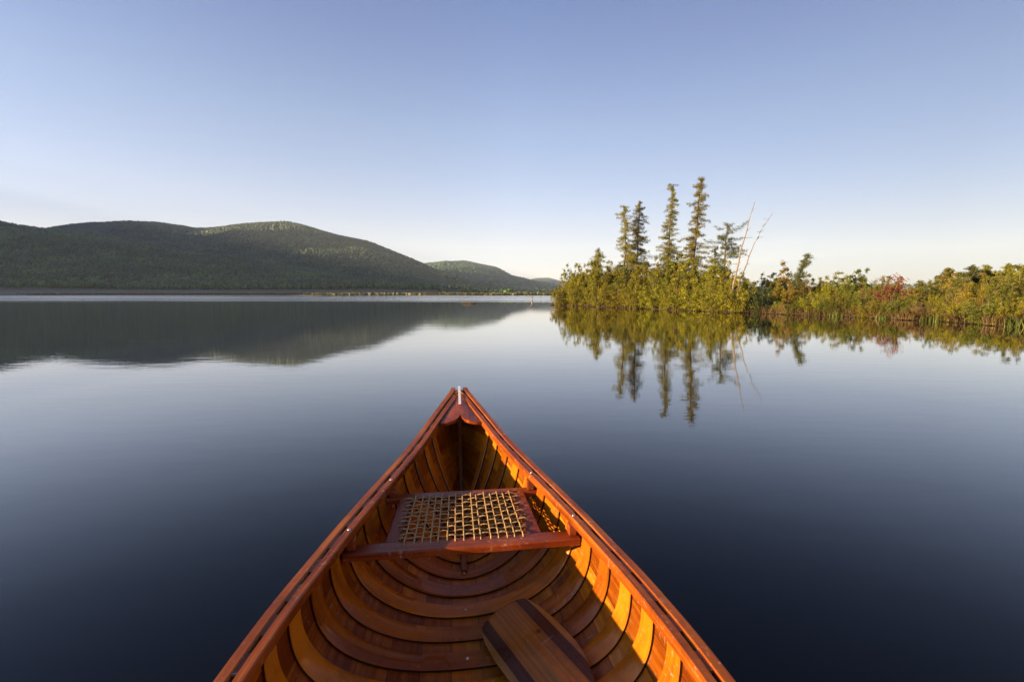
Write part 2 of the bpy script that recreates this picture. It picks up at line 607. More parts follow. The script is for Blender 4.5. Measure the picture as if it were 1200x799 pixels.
for i in (0, NQ - 1):
    for j in range(NT - 1):
        a, b = i * NT + j, i * NT + j + 1
        faces.append([a, off + a, off + b, b]); midx.append(1)
mesh_obj('hull', np.array(vo + vi), faces, [M_plank, M_canvas], canoe, True, np.array(uv + uv), midx)

# ribs
PITCH_R = 0.105
rib_us = [1.505 + PITCH_R * k for k in range(-34, 8) if abs(1.505 + PITCH_R * k - U0) < 2.12]
for u in rib_us:
    q = q_of_u(u)
    taper = 1 - 0.35 * smooth01((abs(q) - 0.55) / 0.4)
    tt = np.linspace(-1, 1, 61)
    rr = random.Random(int((u + 9) * 1000))
    wig = rr.uniform(-.004, .004)

    def sec(i, u=u, taper=taper, wig=wig):
        t = tt[i]
        hw = (0.031 - 0.007 * smooth01((abs(t) - 0.55) / 0.45)) * taper / HALF
        q0 = q_of_u(u + wig * t)
        o1, o2 = 0.0055, 0.0155
        pts = []
        for dq, of in ((-hw, o1), (hw, o1), (hw, o2 - .003), (hw * .88, o2), (-hw * .88, o2), (-hw, o2 - .003)):
            pts.append(hull(q0 + dq, t, of))
        return pts
    mb = MB()
    mb.sweep(list(tt), sec)
    nside = len(mb.f)
    # copper tacks clenched through the rib, in staggered pairs
    if u > 0.4:
        for k in range(-11, 12):
            for dd in (-.016, .014):
                t_ = (k + (.35 if dd > 0 else 0)) / 12.3 + rr.uniform(-.008, .008)
                if abs(t_) > .95: continue
                c_ = hull(q_of_u(u + wig * t_ + dd * taper), t_, .0155)
                c2_ = hull(q_of_u(u + wig * t_ + dd * taper), t_, .0165)
                e1 = np.array([0, 1.0, 0]); nn_ = c2_ - c_; nn_ /= np.linalg.norm(nn_); e2 = np.cross(nn_, e1)
                r__ = .0021
                ring_ = [c_ - nn_ * .0008 + r__ * (math.cos(a) * e1 + math.sin(a) * e2) for a in np.linspace(0, 2 * math.pi, 7)[:-1]]
                mb.add(ring_ + [c_ + nn_ * .0008], [[i_, (i_ + 1) % 6, 6] for i_ in range(6)])
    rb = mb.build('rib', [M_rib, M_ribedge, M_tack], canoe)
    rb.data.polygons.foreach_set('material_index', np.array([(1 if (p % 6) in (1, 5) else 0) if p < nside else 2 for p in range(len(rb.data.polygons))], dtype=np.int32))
    shade_auto(rb, 40)


def gun_strip(side, a0, a1, ztop, zbot, q0, q1, n=110, rnd=0.004, sagtip=True):
    """box strip following the gunwale, lateral extent [a0,a1] measured inwards from the outer edge"""
    mb = MB()
    qq = np.linspace(q0, q1, n)

    def sec(i):
        q = qq[i]
        s = HALF * q
        w = wout(s)
        dw = (wout(abs(s) + .01) - wout(abs(s) - .01)) / .02
        # offset perpendicular to the plan curve
        cs = 1 / math.sqrt(1 + dw * dw)
        z = zg(s)
        out = []
        endk = 1.0
        e = abs(q)
        r = rnd
        prof = [(a0, zbot), (a1, zbot), (a1, ztop - r), (a1 - r * .6, ztop), (a0 + r * .6, ztop), (a0, ztop - r)]
        for a, zz in prof:
            x = w - a / cs
            x = max(x, 0.0015 + 0.0 * a)
            out.append(np.array([side * x, U0 + s, z + zz]))
        return out
    mb.sweep(list(qq), sec)
    return mb


for side in (-1, 1):
    shade_auto(gun_strip(side, 0.0, 0.0245, 0.004, -0.026, -1.0, 1.0).build('outwale', M_gun, canoe), 30)
    iw = gun_strip(side, 0.0328, 0.056, 0.002, -0.024, -0.965, 0.965)
    for u in rib_us:                      # rib heads closing the slot between the two rails
        s_ = u - U0
        rj = random.Random(int(u * 997) + side)
        hl = .028 + rj.uniform(-.004, .005)
        dw = (wout(abs(s_) + .01) - wout(abs(s_) - .01)) / .02
        if abs(s_) > 2.0: continue
        A = []
        for ds in (-hl, hl):
            for a_, z_ in ((.0225, -.02), (.034, -.02), (.034, .0005), (.0225, .0005)):
                ss_ = s_ + ds
                k_ = math.sqrt(1 + dw * dw)
                A.append((side * (wout(ss_) - a_ * k_), U0 + ss_, zg(ss_) + z_))
        iw.add(A, [[0, 1, 2, 3], [7, 6, 5, 4], [0, 4, 5, 1], [1, 5, 6, 2], [2, 6, 7, 3], [3, 7, 4, 0]], [(p[2] * 3, p[1]) for p in A])
    shade_auto(iw.build('inwale', M_gun, canoe), 30)

# decks with scalloped inner edge, stem bands, inner stems
for end in (1, -1):
    s_tip, s_lobe, s_cusp = 2.43, 2.05, 2.125
    nx, ny = 25, 16
    vv, ff, uvv = [], [], []
    for lay in (0, 1):
        for j in range(ny):
            for i in range(nx):
                x = -1 + 2 * i / (nx - 1)
                edge = s_cusp - (s_cusp - s_lobe) * math.sin(math.pi * min(abs(x) * .80, 1)) ** 0.55
                edge += 0.0
                s = s_tip + (edge - s_tip) * (j / (ny - 1))
                hw = max(wout(s) - 0.046 + 0.022 * smooth01((s - 2.25) / .12), 0.004)
                z = zg(s) - 0.010 + 0.012 * (1 - x * x) * min(hw / .08, 1) - (0.014 if lay else 0)
                vv.append((x * hw, U0 + end * s, z)); uvv.append((x * hw, s))
    for lay in (0, 1):
        o_ = lay * nx * ny
        for j in range(ny - 1):
            for i in range(nx - 1):
                ff.append([o_ + j * nx + i, o_ + j * nx + i + 1, o_ + (j + 1) * nx + i + 1, o_ + (j + 1) * nx + i][::(1 if lay else -1)])
    o_ = nx * ny
    for i in range(nx - 1):
        a, b = (ny - 1) * nx + i, (ny - 1) * nx + i + 1
        ff.append([a, b, o_ + b, o_ + a])
    shade_auto(mesh_obj('deck', vv, ff, M_deck, canoe, False, uvv), 50)
    # metal band over the tip
    mb = MB()
    path = [(2.455, -.05), (2.455, .0), (2.452, .004), (2.440, .009)] + [(x, .012 + .0 * x) for x in np.linspace(2.42, 2.235, 8)]
    def sec(i):
        s, dz = path[i]
        z = zg(s) + dz - (0 if i < 4 else 0.004)
        h_ = 0.0065
        if i < 3:
            return [(-h_, U0 + end * s, z), (h_, U0 + end * s, z), (h_, U0 + end * (s - .004), z), (-h_, U0 + end * (s - .004), z)]
        return [(-h_, U0 + end * s, z), (h_, U0 + end * s, z), (h_, U0 + end * s, z - .004), (-h_, U0 + end * s, z - .004)]
    mb.sweep(path, sec)
    mb.build('stem_band', M_metal, canoe)
    mb = MB()
    pth = []
    for q in np.linspace(0.62, 0.985, 24):
        p = hull(end * q, 0, 0.016); pth.append((p[1], p[2]))
    for t in np.linspace(0.02, 0.9, 16):
        p = hull(end * 0.985, t, 0.0); pth.append((p[1] - end * .035 * min(t * 12, 1), p[2] + .01))
    def sec2(i):
        y, z = pth[i]
        a = pth[max(i - 1, 0)]; b = pth[min(i + 1, len(pth) - 1)]
        d = np.array([b[0] - a[0], b[1] - a[1]]); d /= np.linalg.norm(d) + 1e-9
        nn = np.array([-d[1], d[0]]) * end
        h_ = 0.011; tk = 0.012
        return [(-h_, y, z), (h_, y, z), (h_ * .8, y + nn[0] * tk, z + nn[1] * tk), (-h_ * .8, y + nn[0] * tk, z + nn[1] * tk)]
    mb.sweep(pth, sec2)
    mb.build('inner_stem', M_rib, canoe)

# dome-head screws on the ribs along the keel line and through the inwales


def dome(mb, c, r, h, seg=12):
    rings = []
    for a in (0.0, 0.5, 0.85, 1.0):
        rr_ = r * math.cos(a * math.pi / 2 * .98); zz = h * math.sin(a * math.pi / 2)
        rings.append([np.array(c) + np.array([rr_ * math.cos(t), rr_ * math.sin(t), zz]) for t in [2 * math.pi * k / seg for k in range(seg)]])
    mb.sweep(rings, lambda i: rings[i])


for k in (0, 2, -2, -4, -6):
    mb = MB()
    u = 1.395 - PITCH_R * 0 + PITCH_R * (k - 0)
    p = hull(q_of_u(1.40 + PITCH_R * k if False else 1.400 + PITCH_R * k), 0.0, 0.0142)
    dome(mb, p, 0.0055, 0.004)
    mb.build('screw', M_bolt, canoe, True)
for (u, sd) in ((1.655, -1), (1.655, 1), (1.35, -1), (1.35, 1), (-0.55, -1), (-0.55, 1)):
    mb = MB()
    s = u - U0
    dome(mb, (sd * (wout(s) - 0.047), u, zg(s) + 0.001), 0.0062, 0.004)
    mb.build('bolt', M_bolt, canoe, True)

# seat: frame + lacing + hangers
SZ_R, SZ_F = 0.192, 0.212      # top of rear rail, top of front rail
UR0, UR1 = 1.315, 1.372
UF0, UF1 = 1.632, 1.672


def bar(mb, p0, p1, width, thick, bev=0.004, n=8, bulge=0.0):
    """flat bar with top centre line p0->p1"""
    p0 = np.array(p0, float); p1 = np.array(p1, float)
    d = (p1 - p0); ln = np.linalg.norm(d); d /= ln
    side = np.cross(d, [0, 0, 1.0]); side /= np.linalg.norm(side)
    up = np.cross(side, d)
    fr = np.linspace(0, 1, n)

    def sec(i):
        c = p0 + (p1 - p0) * fr[i]
        w = width / 2 * (1 + bulge * math.sin(math.pi * fr[i]))
        b = bev
        return [c + side * x + up * z for x, z in ((-w, -thick + b), (-w + b, -thick), (w - b, -thick), (w, -thick + b), (w, -b), (w - b, 0), (-w + b, 0), (-w, -b))]
    mb.sweep(list(fr), sec)


mb = MB()
bar(mb, (-.358, 1.345, SZ_R), (.358, 1.345, SZ_R), 0.055, 0.024, bulge=.12)
bar(mb, (-.282, 1.655, SZ_F), (.282, 1.655, SZ_F), 0.042, 0.022)
seat_frame = mb
for sd in (-1, 1):
    bar(mb, (sd * .222, 1.3735, SZ_R - .001), (sd * .205, 1.634, SZ_F - .001), 0.048, 0.020, n=4)
seat = shade_auto(mb.build('seat', M_seatw, canoe), 35)


def seat_z(u):
    return SZ_R + (SZ_F - SZ_R) * (u - 1.345) / (1.655 - 1.345)


mb = MB()
rs = random.Random(5)
c0, c1 = 1.352, 1.650
nl = 15; nc = 11
for k in range(nl):                       # fore-and-aft strands, fanning slightly
    xr = -.186 + .372 * k / (nl - 1); xf = -.172 + .344 * k / (nl - 1)
    j = rs.uniform(-.004, .004)
    P = []
    M_ = 28
    for i in range(M_ + 1):
        f_ = i / M_
        u = c0 + (c1 - c0) * f_ + rs.uniform(-.0004, .0004)
        ph = f_ * nc * math.pi + k * math.pi
        z = seat_z(u) + 0.003 + 0.0026 * math.sin(ph)
        if i in (0, M_): z = seat_z(u) - .004
        P.append((xr + (xf - xr) * f_ + j, u, z))
    mb.tube(P, 0.0025, 6)
for k in range(nc * 2):                   # cross strands come in pairs, set a little askew
    base_u = 1.381 + .246 * (k // 2) / (nc - 1)
    du = 0.0022 if k % 2 else -0.0022
    sk = rs.uniform(-.006, .006)
    P = []
    M_ = 42
    ext = rs.uniform(.198, .222)
    for i in range(M_ + 1):
        f_ = i / M_
        x = -ext + 2 * ext * f_
        u = base_u + du * math.sin(f_ * 9 + k) + sk * (f_ - .5)
        z = seat_z(u) + 0.003 - 0.0026 * math.sin((x + .186) / .372 * (nl - 1) * math.pi + (k // 2) * math.pi)
        if i in (0, M_): z = seat_z(u) - .004
        P.append((x, u, z))
    mb.tube(P, 0.0016, 5)
mb.build('seat_lacing', M_cane, seat, True)
for (u, zz) in ((1.350, SZ_R), (1.655, SZ_F)):
    for sd in (-1, 1):
        mb = MB()
        s = u - U0
        ztop = zg(s) - 0.0245
        x = sd * (wout(s) - 0.052)
        mb.box((x, u, (ztop + zz) / 2 + .0005), (0.024, 0.030, ztop - zz - .001), bevel=.002)
        mb.build('spacer', M_seatw, seat)
        mb = MB()
        mb.tube([(x, u, zz - .040), (x, u, zz - .0245)], 0.0055, 8)
        mb.build('bolt', M_bolt, seat)

# paddle lying on the ribs against the right bilge
paddle = empty('paddle', (0, 0, 0), 0)
tag(paddle, 'striped laminated wooden paddle lying on the canoe floor against the right bilge', 'paddle')
BL, BW = 0.50, 0.097


def blade_half(f_):
    """half width along blade, f 0 at tip .. 1 at throat"""
    pts = [(0, .036), (.008, .054), (.025, .070), (.07, .084), (.15, .093), (.3, .099), (.52, .097), (.62, .088), (.75, .062), (.86, .036), (.95, .020), (1.0, .016)]
    return float(np.interp(f_, [p[0] for p in pts], [p[1] for p in pts]))


stripes = [(-1.0, -.82, M_pad_light), (-.82, -.50, M_pad_dark), (-.50, .50, M_pad_mid), (.50, .82, M_pad_dark), (.82, 1.0, M_pad_light)]
W0 = .099
vv, ff, mi, uvv = [], [], [], []
NB = 40
cols = [-.099, -.092, -.081, -.0805, -.065, -.050, -.0495, -.035, -.017, 0, .017, .035, .0495, .050, .065, .0805, .081, .092, .099]
fs = np.concatenate([np.linspace(0, .1, 10), np.linspace(.12, 1, NB - 10)])
for lay in (1, -1):
    for f_ in fs:
        hw = blade_half(f_)
        for cx in cols:
            x = max(-hw, min(hw, cx))
            e = min(1, (hw - abs(x)) / .03)
            th = .0022 + .0035 * e + .008 * max(0, 1 - abs(x) / .022) * smooth01((f_ - .12) / .7)
            y = BL * f_
            if f_ < .03: y += 0.10 * (x * x) / .01 * .06
            vv.append((x, y, lay * th)); uvv.append((cx, y))
nc_ = len(cols)
def stripe_of(c):
    a = abs(c)
    return 0 if a > .0808 else (1 if a > .0498 else 2)
mats = [M_pad_light, M_pad_dark, M_pad_mid]
tot = len(fs) * nc_
for lay in (0, 1):
    for i in range(len(fs) - 1):
        for j in range(nc_ - 1):
            a = lay * tot + i * nc_ + j
            q4 = [a, a + 1, a + nc_ + 1, a + nc_]
            ff.append(q4 if lay == 0 else q4[::-1]); mi.append(stripe_of((cols[j] + cols[j + 1]) / 2))
for i in range(len(fs) - 1):
    for j in (0, nc_ - 1):
        a = i * nc_ + j; b = a + nc_
        ff.append([a, b, tot + b, tot + a]); mi.append(0)
for i in (0, len(fs) - 1):
    for j in range(nc_ - 1):
        a = i * nc_ + j
        ff.append([a, tot + a, tot + a + 1, a + 1]); mi.append(stripe_of((cols[j] + cols[j + 1]) / 2))
blade = mesh_obj('blade', vv, ff, mats, paddle, False, uvv, mi)
mb = MB()
mb.tube([(0, BL * .86 + 0.0 + d, 0) for d in (0, .1, .4, .7, .86)], [.006, .0145, .0145, .0145, .0145], 12)
mb.build('shaft', M_pad_mid, paddle, True)
mb = MB()
mb.tube([(x, BL * .86 + .87 + .02 * math.cos(x * 30), 0) for x in np.linspace(-.045, .045, 9)], [.010, .014, .016, .017, .017, .017, .016, .014, .010], 12)
mb.build('grip', M_pad_dark, paddle, True)
# blade tip centre, direction towards the stern; rolled so its right edge rides up the bilge
tip_c = np.array([0.105, 1.305, -0.012]); end_c = np.array([0.235, 0.985, 0.006])
ay = (end_c - tip_c); ay /= np.linalg.norm(ay)
right = np.array([-(-ay[1]), -ay[0], 0.0])      # horizontal, perpendicular
right = np.cross(ay, [0, 0, 1.0]); right /= np.linalg.norm(right)
upv = np.cross(right, ay)
roll = R(-16)
r2 = right * math.cos(roll) + upv * math.sin(roll)
u2 = np.cross(r2, ay)
Mloc = Matrix(((r2[0], ay[0], u2[0], tip_c[0]), (r2[1], ay[1], u2[1], tip_c[1]), (r2[2], ay[2], u2[2], tip_c[2]), (0, 0, 0, 1)))
paddle.matrix_world = Matrix.Translation((0.026, 0, 0)) @ Matrix.Rotation(YAW, 4, 'Z') @ Mloc

# ------------------------------------------------------------------ lake water (with the hull's own opening)
ring = []
for sgn in (1, -1):
    qq = np.linspace(-.995, .995, 90)
    if sgn < 0: qq = qq[::-1]
    for q in qq:
        a, b = 0.0, 1.0
        for _ in range(30):
            m_ = (a + b) / 2
            if hull(q, m_)[2] < 0: a = m_
            else: b = m_
        p = hull(q, sgn * a, 0.003)
        ring.append((p[0], p[1]))
ring = np.array(ring)
Rz = rotz(YAW)[:2, :2]
ring = ring @ Rz.T + np.array([0.026, 0])
cen = ring.mean(0)
d0 = ring - cen
ang = np.arctan2(d0[:, 1], d0[:, 0])
vv = [np.c_[ring, np.zeros(len(ring))]]
# blend ray angles so that outer rings become a circle
srt = np.linspace(0, 2 * math.pi, len(ring), endpoint=False)
a0 = np.unwrap(ang)
for k, (rad, mixk) in enumerate([(3.0, 1), (4.5, 1), (12, 1), (60, 1), (400, 1), (2500, 1), (9500, 1)]):
    vv.append(np.c_[cen[0] + rad * np.cos(a0), cen[1] + rad * np.sin(a0), np.zeros(len(ring))])
nR = len(ring)
faces = []
sgn_area = np.sign(a0[-1] - a0[0])
for k in range(len(vv) - 1):
    for i in range(nR):
        j = (i + 1) % nR
        q4 = [k * nR + i, k * nR + j, (k + 1) * nR + j, (k + 1) * nR + i]
        faces.append(q4[::-1] if sgn_area > 0 else q4)
m, nt, b = new_mat('lake water')
ge = N(nt, 'ShaderNodeNewGeometry')
sx = N(nt, 'ShaderNodeSeparateXYZ'); L(nt, ge.outputs['Position'], sx.inputs[0])
# wind-ruffled band far out; calm in the near bay
n0 = N(nt, 'ShaderNodeTexNoise', i_Scale=1.0, i_Detail=3.0)
mp0 = N(nt, 'ShaderNodeMapping'); mp0.inputs['Scale'].default_value = (0.012, 0.05, 1)
L(nt, ge.outputs['Position'], mp0.inputs[0]); L(nt, mp0.outputs[0], n0.inputs['Vector'])
yy = math_(nt, 'ADD', sx.outputs['Y'], math_(nt, 'MULTIPLY', math_(nt, 'SUBTRACT', n0.outputs['Fac'], 0.5), 34.0))
n0b = N(nt, 'ShaderNodeTexNoise', i_Scale=1.0, i_Detail=3.0)
mp0b = N(nt, 'ShaderNodeMapping'); mp0b.inputs['Scale'].default_value = (0.004, 0.030, 1)
L(nt, ge.outputs['Position'], mp0b.inputs[0]); L(nt, mp0b.outputs[0], n0b.inputs['Vector'])
ruff = math_(nt, 'MULTIPLY', mapr(nt, yy, 54, 78, 0, 1), mapr(nt, n0b.outputs['Fac'], 0.38, 0.50, 0.12, 1))
# waves
w1 = N(nt, 'ShaderNodeTexNoise', i_Scale=1.0, i_Detail=4.0, i_Roughness=0.55)
mp1 = N(nt, 'ShaderNodeMapping'); mp1.inputs['Scale'].default_value = (2.2, 6.0, 1); mp1.inputs['Rotation'].default_value = (0, 0, R(8))
L(nt, ge.outputs['Position'], mp1.inputs[0]); L(nt, mp1.outputs[0], w1.inputs['Vector'])
w2 = N(nt, 'ShaderNodeTexNoise', i_Scale=1.0, i_Detail=2.0)
mp2 = N(nt, 'ShaderNodeMapping'); mp2.inputs['Scale'].default_value = (0.35, 0.9, 1)
L(nt, ge.outputs['Position'], mp2.inputs[0]); L(nt, mp2.outputs[0], w2.inputs['Vector'])
hgt = math_(nt, 'ADD', math_(nt, 'MULTIPLY', w1.outputs['Fac'], 0.010), math_(nt, 'MULTIPLY', w2.outputs['Fac'], 0.020))
left_chop = math_(nt, 'MULTIPLY', mapr(nt, sx.outputs['X'], 0, -14, 0, 1), mapr(nt, sx.outputs['Y'], 3, 16, 0, 1))
amp = math_(nt, 'ADD', mapr(nt, ruff, 0, 1, 0.075, 5.0), math_(nt, 'MULTIPLY', left_chop, 0.30))
bp = N(nt, 'ShaderNodeBump', i_Strength=1.0, i_Distance=1.0)
L(nt, math_(nt, 'MULTIPLY', hgt, amp), bp.inputs['Height'])
# deep dark water under a mirror whose strength grows towards grazing view
nt.nodes.remove(b)
gl = N(nt, 'ShaderNodeBsdfGlossy'); gl.inputs['Color'].default_value = (1, 1, 1, 1)
L(nt, mapr(nt, ruff, 0, 1, 0.004, 0.16), gl.inputs['Roughness'])
body = N(nt, 'ShaderNodeBsdfDiffuse'); body.inputs['Color'].default_value = (0.0012, 0.0022, 0.0040, 1)
lw = N(nt, 'ShaderNodeLayerWeight'); lw.inputs['Blend'].default_value = 0.5
L(nt, bp.outputs[0], gl.inputs['Normal'])
L(nt, bp.outputs[0], lw.inputs['Normal'])
fr = ramp(nt, lw.outputs['Facing'], [(0.0, (.02,) * 3), (0.348, (.020,) * 3), (0.55, (.050,) * 3), (0.70, (.22,) * 3), (0.83, (.53,) * 3), (0.91, (.76,) * 3), (1.0, (1.0,) * 3)])
fr.node.color_ramp.interpolation = 'B_SPLINE'
ms = N(nt, 'ShaderNodeMixShader')
L(nt, fr, ms.inputs[0]); L(nt, body.outputs[0], ms.inputs[1]); L(nt, gl.outputs[0], ms.inputs[2])
L(nt, ms.outputs[0], nt.nodes.get('Material Output').inputs['Surface'])
M_water = m
tag(mesh_obj('lake_water', np.concatenate(vv), faces, M_water), kind='structure')

# ------------------------------------------------------------------ hills and far shore
rng = np.random.default_rng(7)


def fbm(x, y, sc, seed=0.0, octv=4):
    out = np.zeros_like(x)
    a = 1.0; f_ = sc
    r_ = np.random.default_rng(int(seed * 10) + 3)
    for _ in range(octv):
        for _k in range(4):
            th = r_.uniform(0, 2 * math.pi); ph = r_.uniform(0, 2 * math.pi)
            out += a * 0.35 * np.sin((x * math.cos(th) + y * math.sin(th)) * f_ * r_.uniform(.7, 1.4) + ph)
        a *= 0.5; f_ *= 2.1
    return out


m, nt, b = new_mat('forest floor and meadow')
ge = N(nt, 'ShaderNodeNewGeometry')
sx = N(nt, 'ShaderNodeSeparateXYZ'); L(nt, ge.outputs['Position'], sx.inputs[0])
n1 = N(nt, 'ShaderNodeTexNoise', i_Scale=0.02, i_Detail=6.0); L(nt, ge.outputs['Position'], n1.inputs['Vector'])
zz = math_(nt, 'ADD', sx.outputs['Z'], math_(nt, 'MULTIPLY', n1.outputs['Fac'], 4.0))
bank = ramp(nt, mapr(nt, zz, 1, 14, 0, 1), [(0.0, (0.030, 0.022, 0.014)), (0.12, (0.075, 0.058, 0.036)), (0.3, (0.13, 0.105, 0.06)), (0.55, (0.06, 0.05, 0.03)), (0.8, (0.035, 0.045, 0.018))])
L(nt, bank, b.inputs['Base Color']); b.inputs['Roughness'].default_value = 1.0
M_hill = m
M_crown = leaf_mat('distant forest crowns', (0.016, 0.038, 0.010), (0.036, 0.076, 0.014), (0.075, 0.118, 0.020), 0.0, 0.013, 0.85)
M_brush = leaf_mat('dull shore brush', (0.05, 0.035, 0.018), (0.075, 0.055, 0.028), (0.10, 0.08, 0.035), 0.1)
M_meadow = leaf_mat('lit marsh grass', (0.08, 0.078, 0.02), (0.13, 0.12, 0.028), (0.17, 0.145, 0.04), 0.2)


def blob_template():
    # squashed 12-vertex crown
    ph = (1 + 5 ** .5) / 2
    v = np.array([(-1, ph, 0), (1, ph, 0), (-1, -ph, 0), (1, -ph, 0), (0, -1, ph), (0, 1, ph), (0, -1, -ph), (0, 1, -ph), (ph, 0, -1), (ph, 0, 1), (-ph, 0, -1), (-ph, 0, 1)], float)
    v /= np.linalg.norm(v[0])
    f_ = np.array([(0, 11, 5), (0, 5, 1), (0, 1, 7), (0, 7, 10), (0, 10, 11), (1, 5, 9), (5, 11, 4), (11, 10, 2), (10, 7, 6), (7, 1, 8), (3, 9, 4), (3, 4, 2), (3, 2, 6), (3, 6, 8), (3, 8, 9), (4, 9, 5), (2, 4, 11), (6, 2, 10), (8, 6, 7), (9, 8, 1)])
    return v, f_


BV, BF = blob_template()


def crowns(name, P, H, Wd, conif, mat, label, cat):
    """many distant crowns in one mesh; P base points (n,3)"""
    n = len(P)
    V = np.repeat(BV[None], n, 0)
    V = V + rng.normal(0, .16, V.shape)
    V[..., 0] *= Wd[:, None]; V[..., 1] *= Wd[:, None]
    zc = V[..., 2]
    k = conif[:, None]
    taper = np.where(k, np.clip(1.0 - (zc + 1) * .46, .06, 1.1), 1.0)
    V[..., 0] *= taper; V[..., 1] *= taper
    V[..., 2] = (zc + 1) * .5 * H[:, None]
    V += P[:, None, :]
    Fc = (BF[None] + (np.arange(n) * 12)[:, None, None]).reshape(-1, 3)
    o = mesh_obj(name, V.reshape(-1, 3), Fc, mat)
    return tag(o, label, cat, kind='stuff')


def hill(name, prof, dshore, dridge, x0, x1, nx, ny, seed, back=900, amp=6.0, dfoot=None, base=0.0):
    px = np.linspace(x0, x1, nx)
    top = np.interp(px, [p[0] for p in prof], [p[1] for p in prof])
    ds = np.interp(px, [p[0] for p in dshore], [p[1] for p in dshore])
    rz_ = np.array([pt(a_, b_, dridge)[2] for a_, b_ in zip(px, top)]) - (12.0 if dridge < 3000 else (34.0 if dridge < 5000 else -12.0))
    rows = np.linspace(0, 1.45, ny)
    X = np.zeros((ny, nx)); Y = X.copy(); Z = X.copy()
    for j, r_ in enumerate(rows):
        if r_ <= 1:
            d = ds + (dridge - ds) * r_
            prof_ = np.minimum(8.0 * np.clip(r_ / .08, 0, 1), 8.0) * (rz_ > 12) + (np.maximum(rz_ - 8, 0)) * (0.5 - 0.5 * math.cos(math.pi * max(0, (r_ - .08) / .92) ** .9))
            prof_ = prof_ if r_ > 0 else prof_ * 0 - 1.0
        else:
            d = dridge + back * (r_ - 1) / .45 + 0 * ds
            prof_ = rz_ * math.cos((r_ - 1) / .45 * math.pi / 2) ** 1.0
        X[j] = (px - 600) / F * d / 1.0
        Y[j] = d
        k = min(r_, 1) * (1 - min(abs(r_ - 1) * 3, 1)) * 0 + smooth01(r_ / .3)
        Z[j] = prof_ + (fbm(X[j], Y[j], 2 * math.pi / 500, seed) * amp * k * (max(0.06, min(1.0, abs(r_ - 1) / .35))) if r_ > .1 else 0)
    V = np.stack([X, Y, Z], -1).reshape(-1, 3)
    a = (np.arange(ny - 1)[:, None] * nx + np.arange(nx - 1)[None]).reshape(-1)
    Fc = np.stack([a, a + 1, a + nx + 1, a + nx], -1)
    o = tag(mesh_obj(name, V, Fc, M_hill, smooth=True), kind='structure')
    return V.reshape(ny, nx, 3), rows


def scatter_on(G, rows, n, rmin, rmax, hmin=3.0):
    ny, nx, _ = G.shape
    out = []
    need = n
    P = None
    # area-ish weighting by depth
    r_ = rng.uniform(0, 1, n * 2); c_ = rng.uniform(0, nx - 1.001, n * 2)
    rr_ = rmin + (rmax - rmin) * r_ ** 0.85
    jj = np.interp(rr_, rows, np.arange(ny))
    j0 = np.floor(jj).astype(int).clip(0, ny - 2); i0 = np.floor(c_).astype(int)
    fj = (jj - j0)[:, None]; fi = (c_ - i0)[:, None]
    P = (G[j0, i0] * (1 - fj) * (1 - fi) + G[j0, i0 + 1] * (1 - fj) * fi + G[j0 + 1, i0] * fj * (1 - fi) + G[j0 + 1, i0 + 1] * fj * fi)
    P = P[P[:, 2] > hmin]
    return P[:n]


profA = [(-260, 225), (-120, 240), (0, 259), (28, 265.5), (60, 270), (140, 281), (249, 298), (340, 312), (430, 326), (520, 337), (600, 344)]
profB = [(-260, 285), (-40, 282), (20, 276), (60, 270.5), (113, 263.5), (156, 261.5), (193, 263.5), (232, 270.6), (246, 270.5), (278, 266), (312, 264), (340, 263.6), (360, 266.5), (391, 274), (433, 284), (467, 298), (494, 308.6), (538, 328), (567, 338), (610, 343), (640, 345)]
profC = [(380, 338), (440, 326), (475, 314), (497, 308.6), (524, 305.7), (544, 306), (581, 312), (600, 322), (623, 327), (650, 334), (690, 340), (760, 344)]
profD = [(560, 342), (600, 336), (626, 328), (643, 327), (657, 331), (700, 336), (800, 338), (900, 337), (1010, 336), (1050, 334.5), (1100, 337), (1300, 336), (1500, 338)]
shA = [(-260, 480), (0, 520), (300, 600), (500, 620), (620, 600)]
GA, RA = hill('hillside', profA, shA, 1450, -260, 600, 150, 60, 1.0, amp=7)
GB, RB = hill('mountain', profB, [(-260, 900), (200, 1100), (640, 900)], 2400, -260, 640, 170, 60, 2.0, amp=13)
GC, RC = hill('far_mountain', profC, [(380, 1500), (760, 1500)], 4600, 380, 760, 120, 40, 3.0, amp=12)
GD, RD = hill('distant_hills', profD, [(560, 2500), (1500, 2500)], 7200, 560, 1500, 160, 30, 4.0, amp=6)

PA = scatter_on(GA, RA, 32000, .11, 1.05)
crowns('forest', PA, rng.uniform(6, 12, len(PA)), rng.uniform(2.2, 4.4, len(PA)), rng.random(len(PA)) < .4, M_crown, 'dark mixed forest covering the near hillside on the left shore', 'forest')
PB = scatter_on(GB, RB, 48000, .2, 1.06)
crowns('forest', PB, rng.uniform(8, 14, len(PB)), rng.uniform(4, 7, len(PB)), rng.random(len(PB)) < .25, M_crown, 'forest covering the long two-humped mountain across the lake', 'forest')
PC = scatter_on(GC, RC, 16000, .1, 1.05)
crowns('forest', PC, rng.uniform(12, 20, len(PC)), rng.uniform(9, 16, len(PC)), rng.random(len(PC)) < .1, M_crown, 'hazy forest on the farther mountain right of the two-humped one', 'forest')
